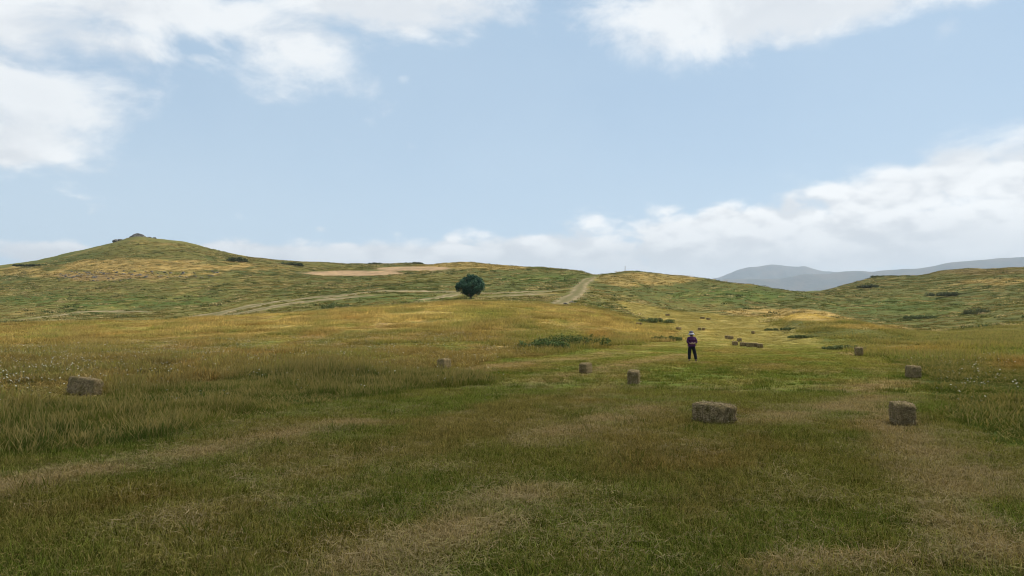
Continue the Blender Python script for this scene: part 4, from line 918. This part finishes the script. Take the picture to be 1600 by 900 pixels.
scatter('tall_meadow_grass', TALL, xy[~rt], tt[~rt], sz[~rt], 47, 'uncut brown and green meadow grass with seed heads on the left', 'grass', 5)
scatter('green_bank_grass', BANKG, xy[rt], tt[rt], sz[rt] * np.array([1., 1.25]), 48, 'rough green uncut grass along the right edge of the mown field', 'grass', 5)
xy = np.vstack([sector(30000, 50, 150, -42, 14, 51, .9), sector(14000, 50, 150, 12, 42, 52, .9)]); k = (zone(xy[:, 0], xy[:, 1]) == 0) & off_track(xy[:, 0], xy[:, 1]); xy = xy[k]; r = np.hypot(*xy.T)
hh = .16 + .8 * sstep(fbm(xy[:, 0] / 5, xy[:, 1] / 5, 4, 54), .3, .75); sz = sizes(len(xy), 55, .7, 1.2); sz[:, 1] *= .62 * hh * low_near_bales(xy) * (1 - .4 * sstep(r, 130, 150)); t = tints(xy, 56, 1.0, 1.9) * (1 + .35 * sstep(r, 70, 105))[:, None]  # tints raised outwards, painting extra sunlight onto the crest
scatter('golden_meadow_grass', FAR, xy, t, sz, 57, 'golden ripe meadow grass on the rise in front of the tree', 'grass', 5)
xy = sector(60000, 140, 470, -41, 41, 61, .8); k = (zone(xy[:, 0], xy[:, 1]) != 1) & off_track(xy[:, 0], xy[:, 1]); xy = xy[k]; r = np.hypot(*xy.T); u_, v_ = project(xy[:, 0], xy[:, 1], ground_z(*xy.T))
pale = ((blob(u_, v_, 550, 427, 75, 4.2) + blob(u_, v_, 650, 419.5, 60, 3.2)) * (r > 250) > .38); xy = xy[~pale]; r = r[~pale]; t = tints(xy, 62, .85, 1.45); g = np.random.default_rng(63); br = (fbm(xy[:, 0] / 8, xy[:, 1] / 10, 4, 64) + g.normal(0, .07, len(xy))) > .63; br |= g.random(len(xy)) < .045
t[br] = np.array([.36, .27, .11]) * g.uniform(.55, 1.0, (br.sum(), 1)); dk = g.random(len(xy)) < .012; t[dk] = np.array([.05, .075, .03]) * g.uniform(.8, 1.5, (dk.sum(), 1)); sz = sizes(len(xy), 65, .5, 1.3, .38)
sz[:, 0] *= 1 + .4 * sstep(r, 200, 400); sz[dk, 1] *= 2.2
scatter('hillside_grass', TUFT, xy, t, sz, 66, 'rough tufts of green and straw grass over the hillsides', 'grass', 5)
# pale tussocks and dark low clumps that fleck the slopes
xy = sector(15000, 135, 465, -41, 41, 161, .9); g = np.random.default_rng(162); nz = fbm(xy[:, 0] / 16, xy[:, 1] / 20, 4, 163)
k = (zone(xy[:, 0], xy[:, 1]) != 1) & off_track(xy[:, 0], xy[:, 1]) & (g.random(len(xy)) < .10 + .75 * sstep(nz, .44, .66)); xy = xy[k]; dk = g.random(len(xy)) < .22
u_, v_ = project(xy[:, 0], xy[:, 1], ground_z(*xy.T)); k = ~((blob(u_, v_, 550, 427, 75, 4.2) + blob(u_, v_, 650, 419.5, 60, 3.2)) * (xy[:, 1] > 250) > .38); xy = xy[k]; dk = dk[k]
t = np.array([.55, .43, .23]) * g.uniform(.5, 1.3, (len(xy), 1)); t[dk] = np.array([.045, .065, .026]) * g.uniform(.8, 1.6, (dk.sum(), 1)); sz = sizes(len(xy), 164, .7, 1.9, .5); sz[dk, 1] *= 1.5
scatter('hillside_tussocks', TUFT, xy, t, sz, 165, 'pale straw tussocks and dark low clumps flecking the hillsides', 'tussocks', 5)
# daisies in drifts
xy = np.vstack([sector(9000, 12, 75, -42, 4, 71, .9), sector(2500, 12, 60, 22, 40, 72, .9)]); u_, v_ = project(xy[:, 0], xy[:, 1], ground_z(*xy.T))
pr = .9 * blob(u_, v_, 50, 608, 90, 16) + .9 * blob(u_, v_, 235, 555, 75, 7) + .8 * blob(u_, v_, 690, 528, 45, 5) + .8 * blob(u_, v_, 120, 565, 200, 26) + .6 * blob(u_, v_, 560, 543, 200, 18) + .16 * blob(u_, v_, 1560, 610, 70, 25) + .5 * blob(u_, v_, 210, 655, 25, 6) + .05
k = (zone(xy[:, 0], xy[:, 1]) != 1) & (RNG.random(len(xy)) < pr * sstep(fbm(xy[:, 0] / 1.5, xy[:, 1] / 1.5, 3, 73), .34, .6)); xy = xy[k]; r = np.hypot(*xy.T); sz = sizes(len(xy), 74, .8, 1.1)
scatter('daisies', DAISY, xy, np.ones((len(xy), 3)), sz, 75, 'drifts of small white daisies flowering in the meadow grass', 'flowers', 4)
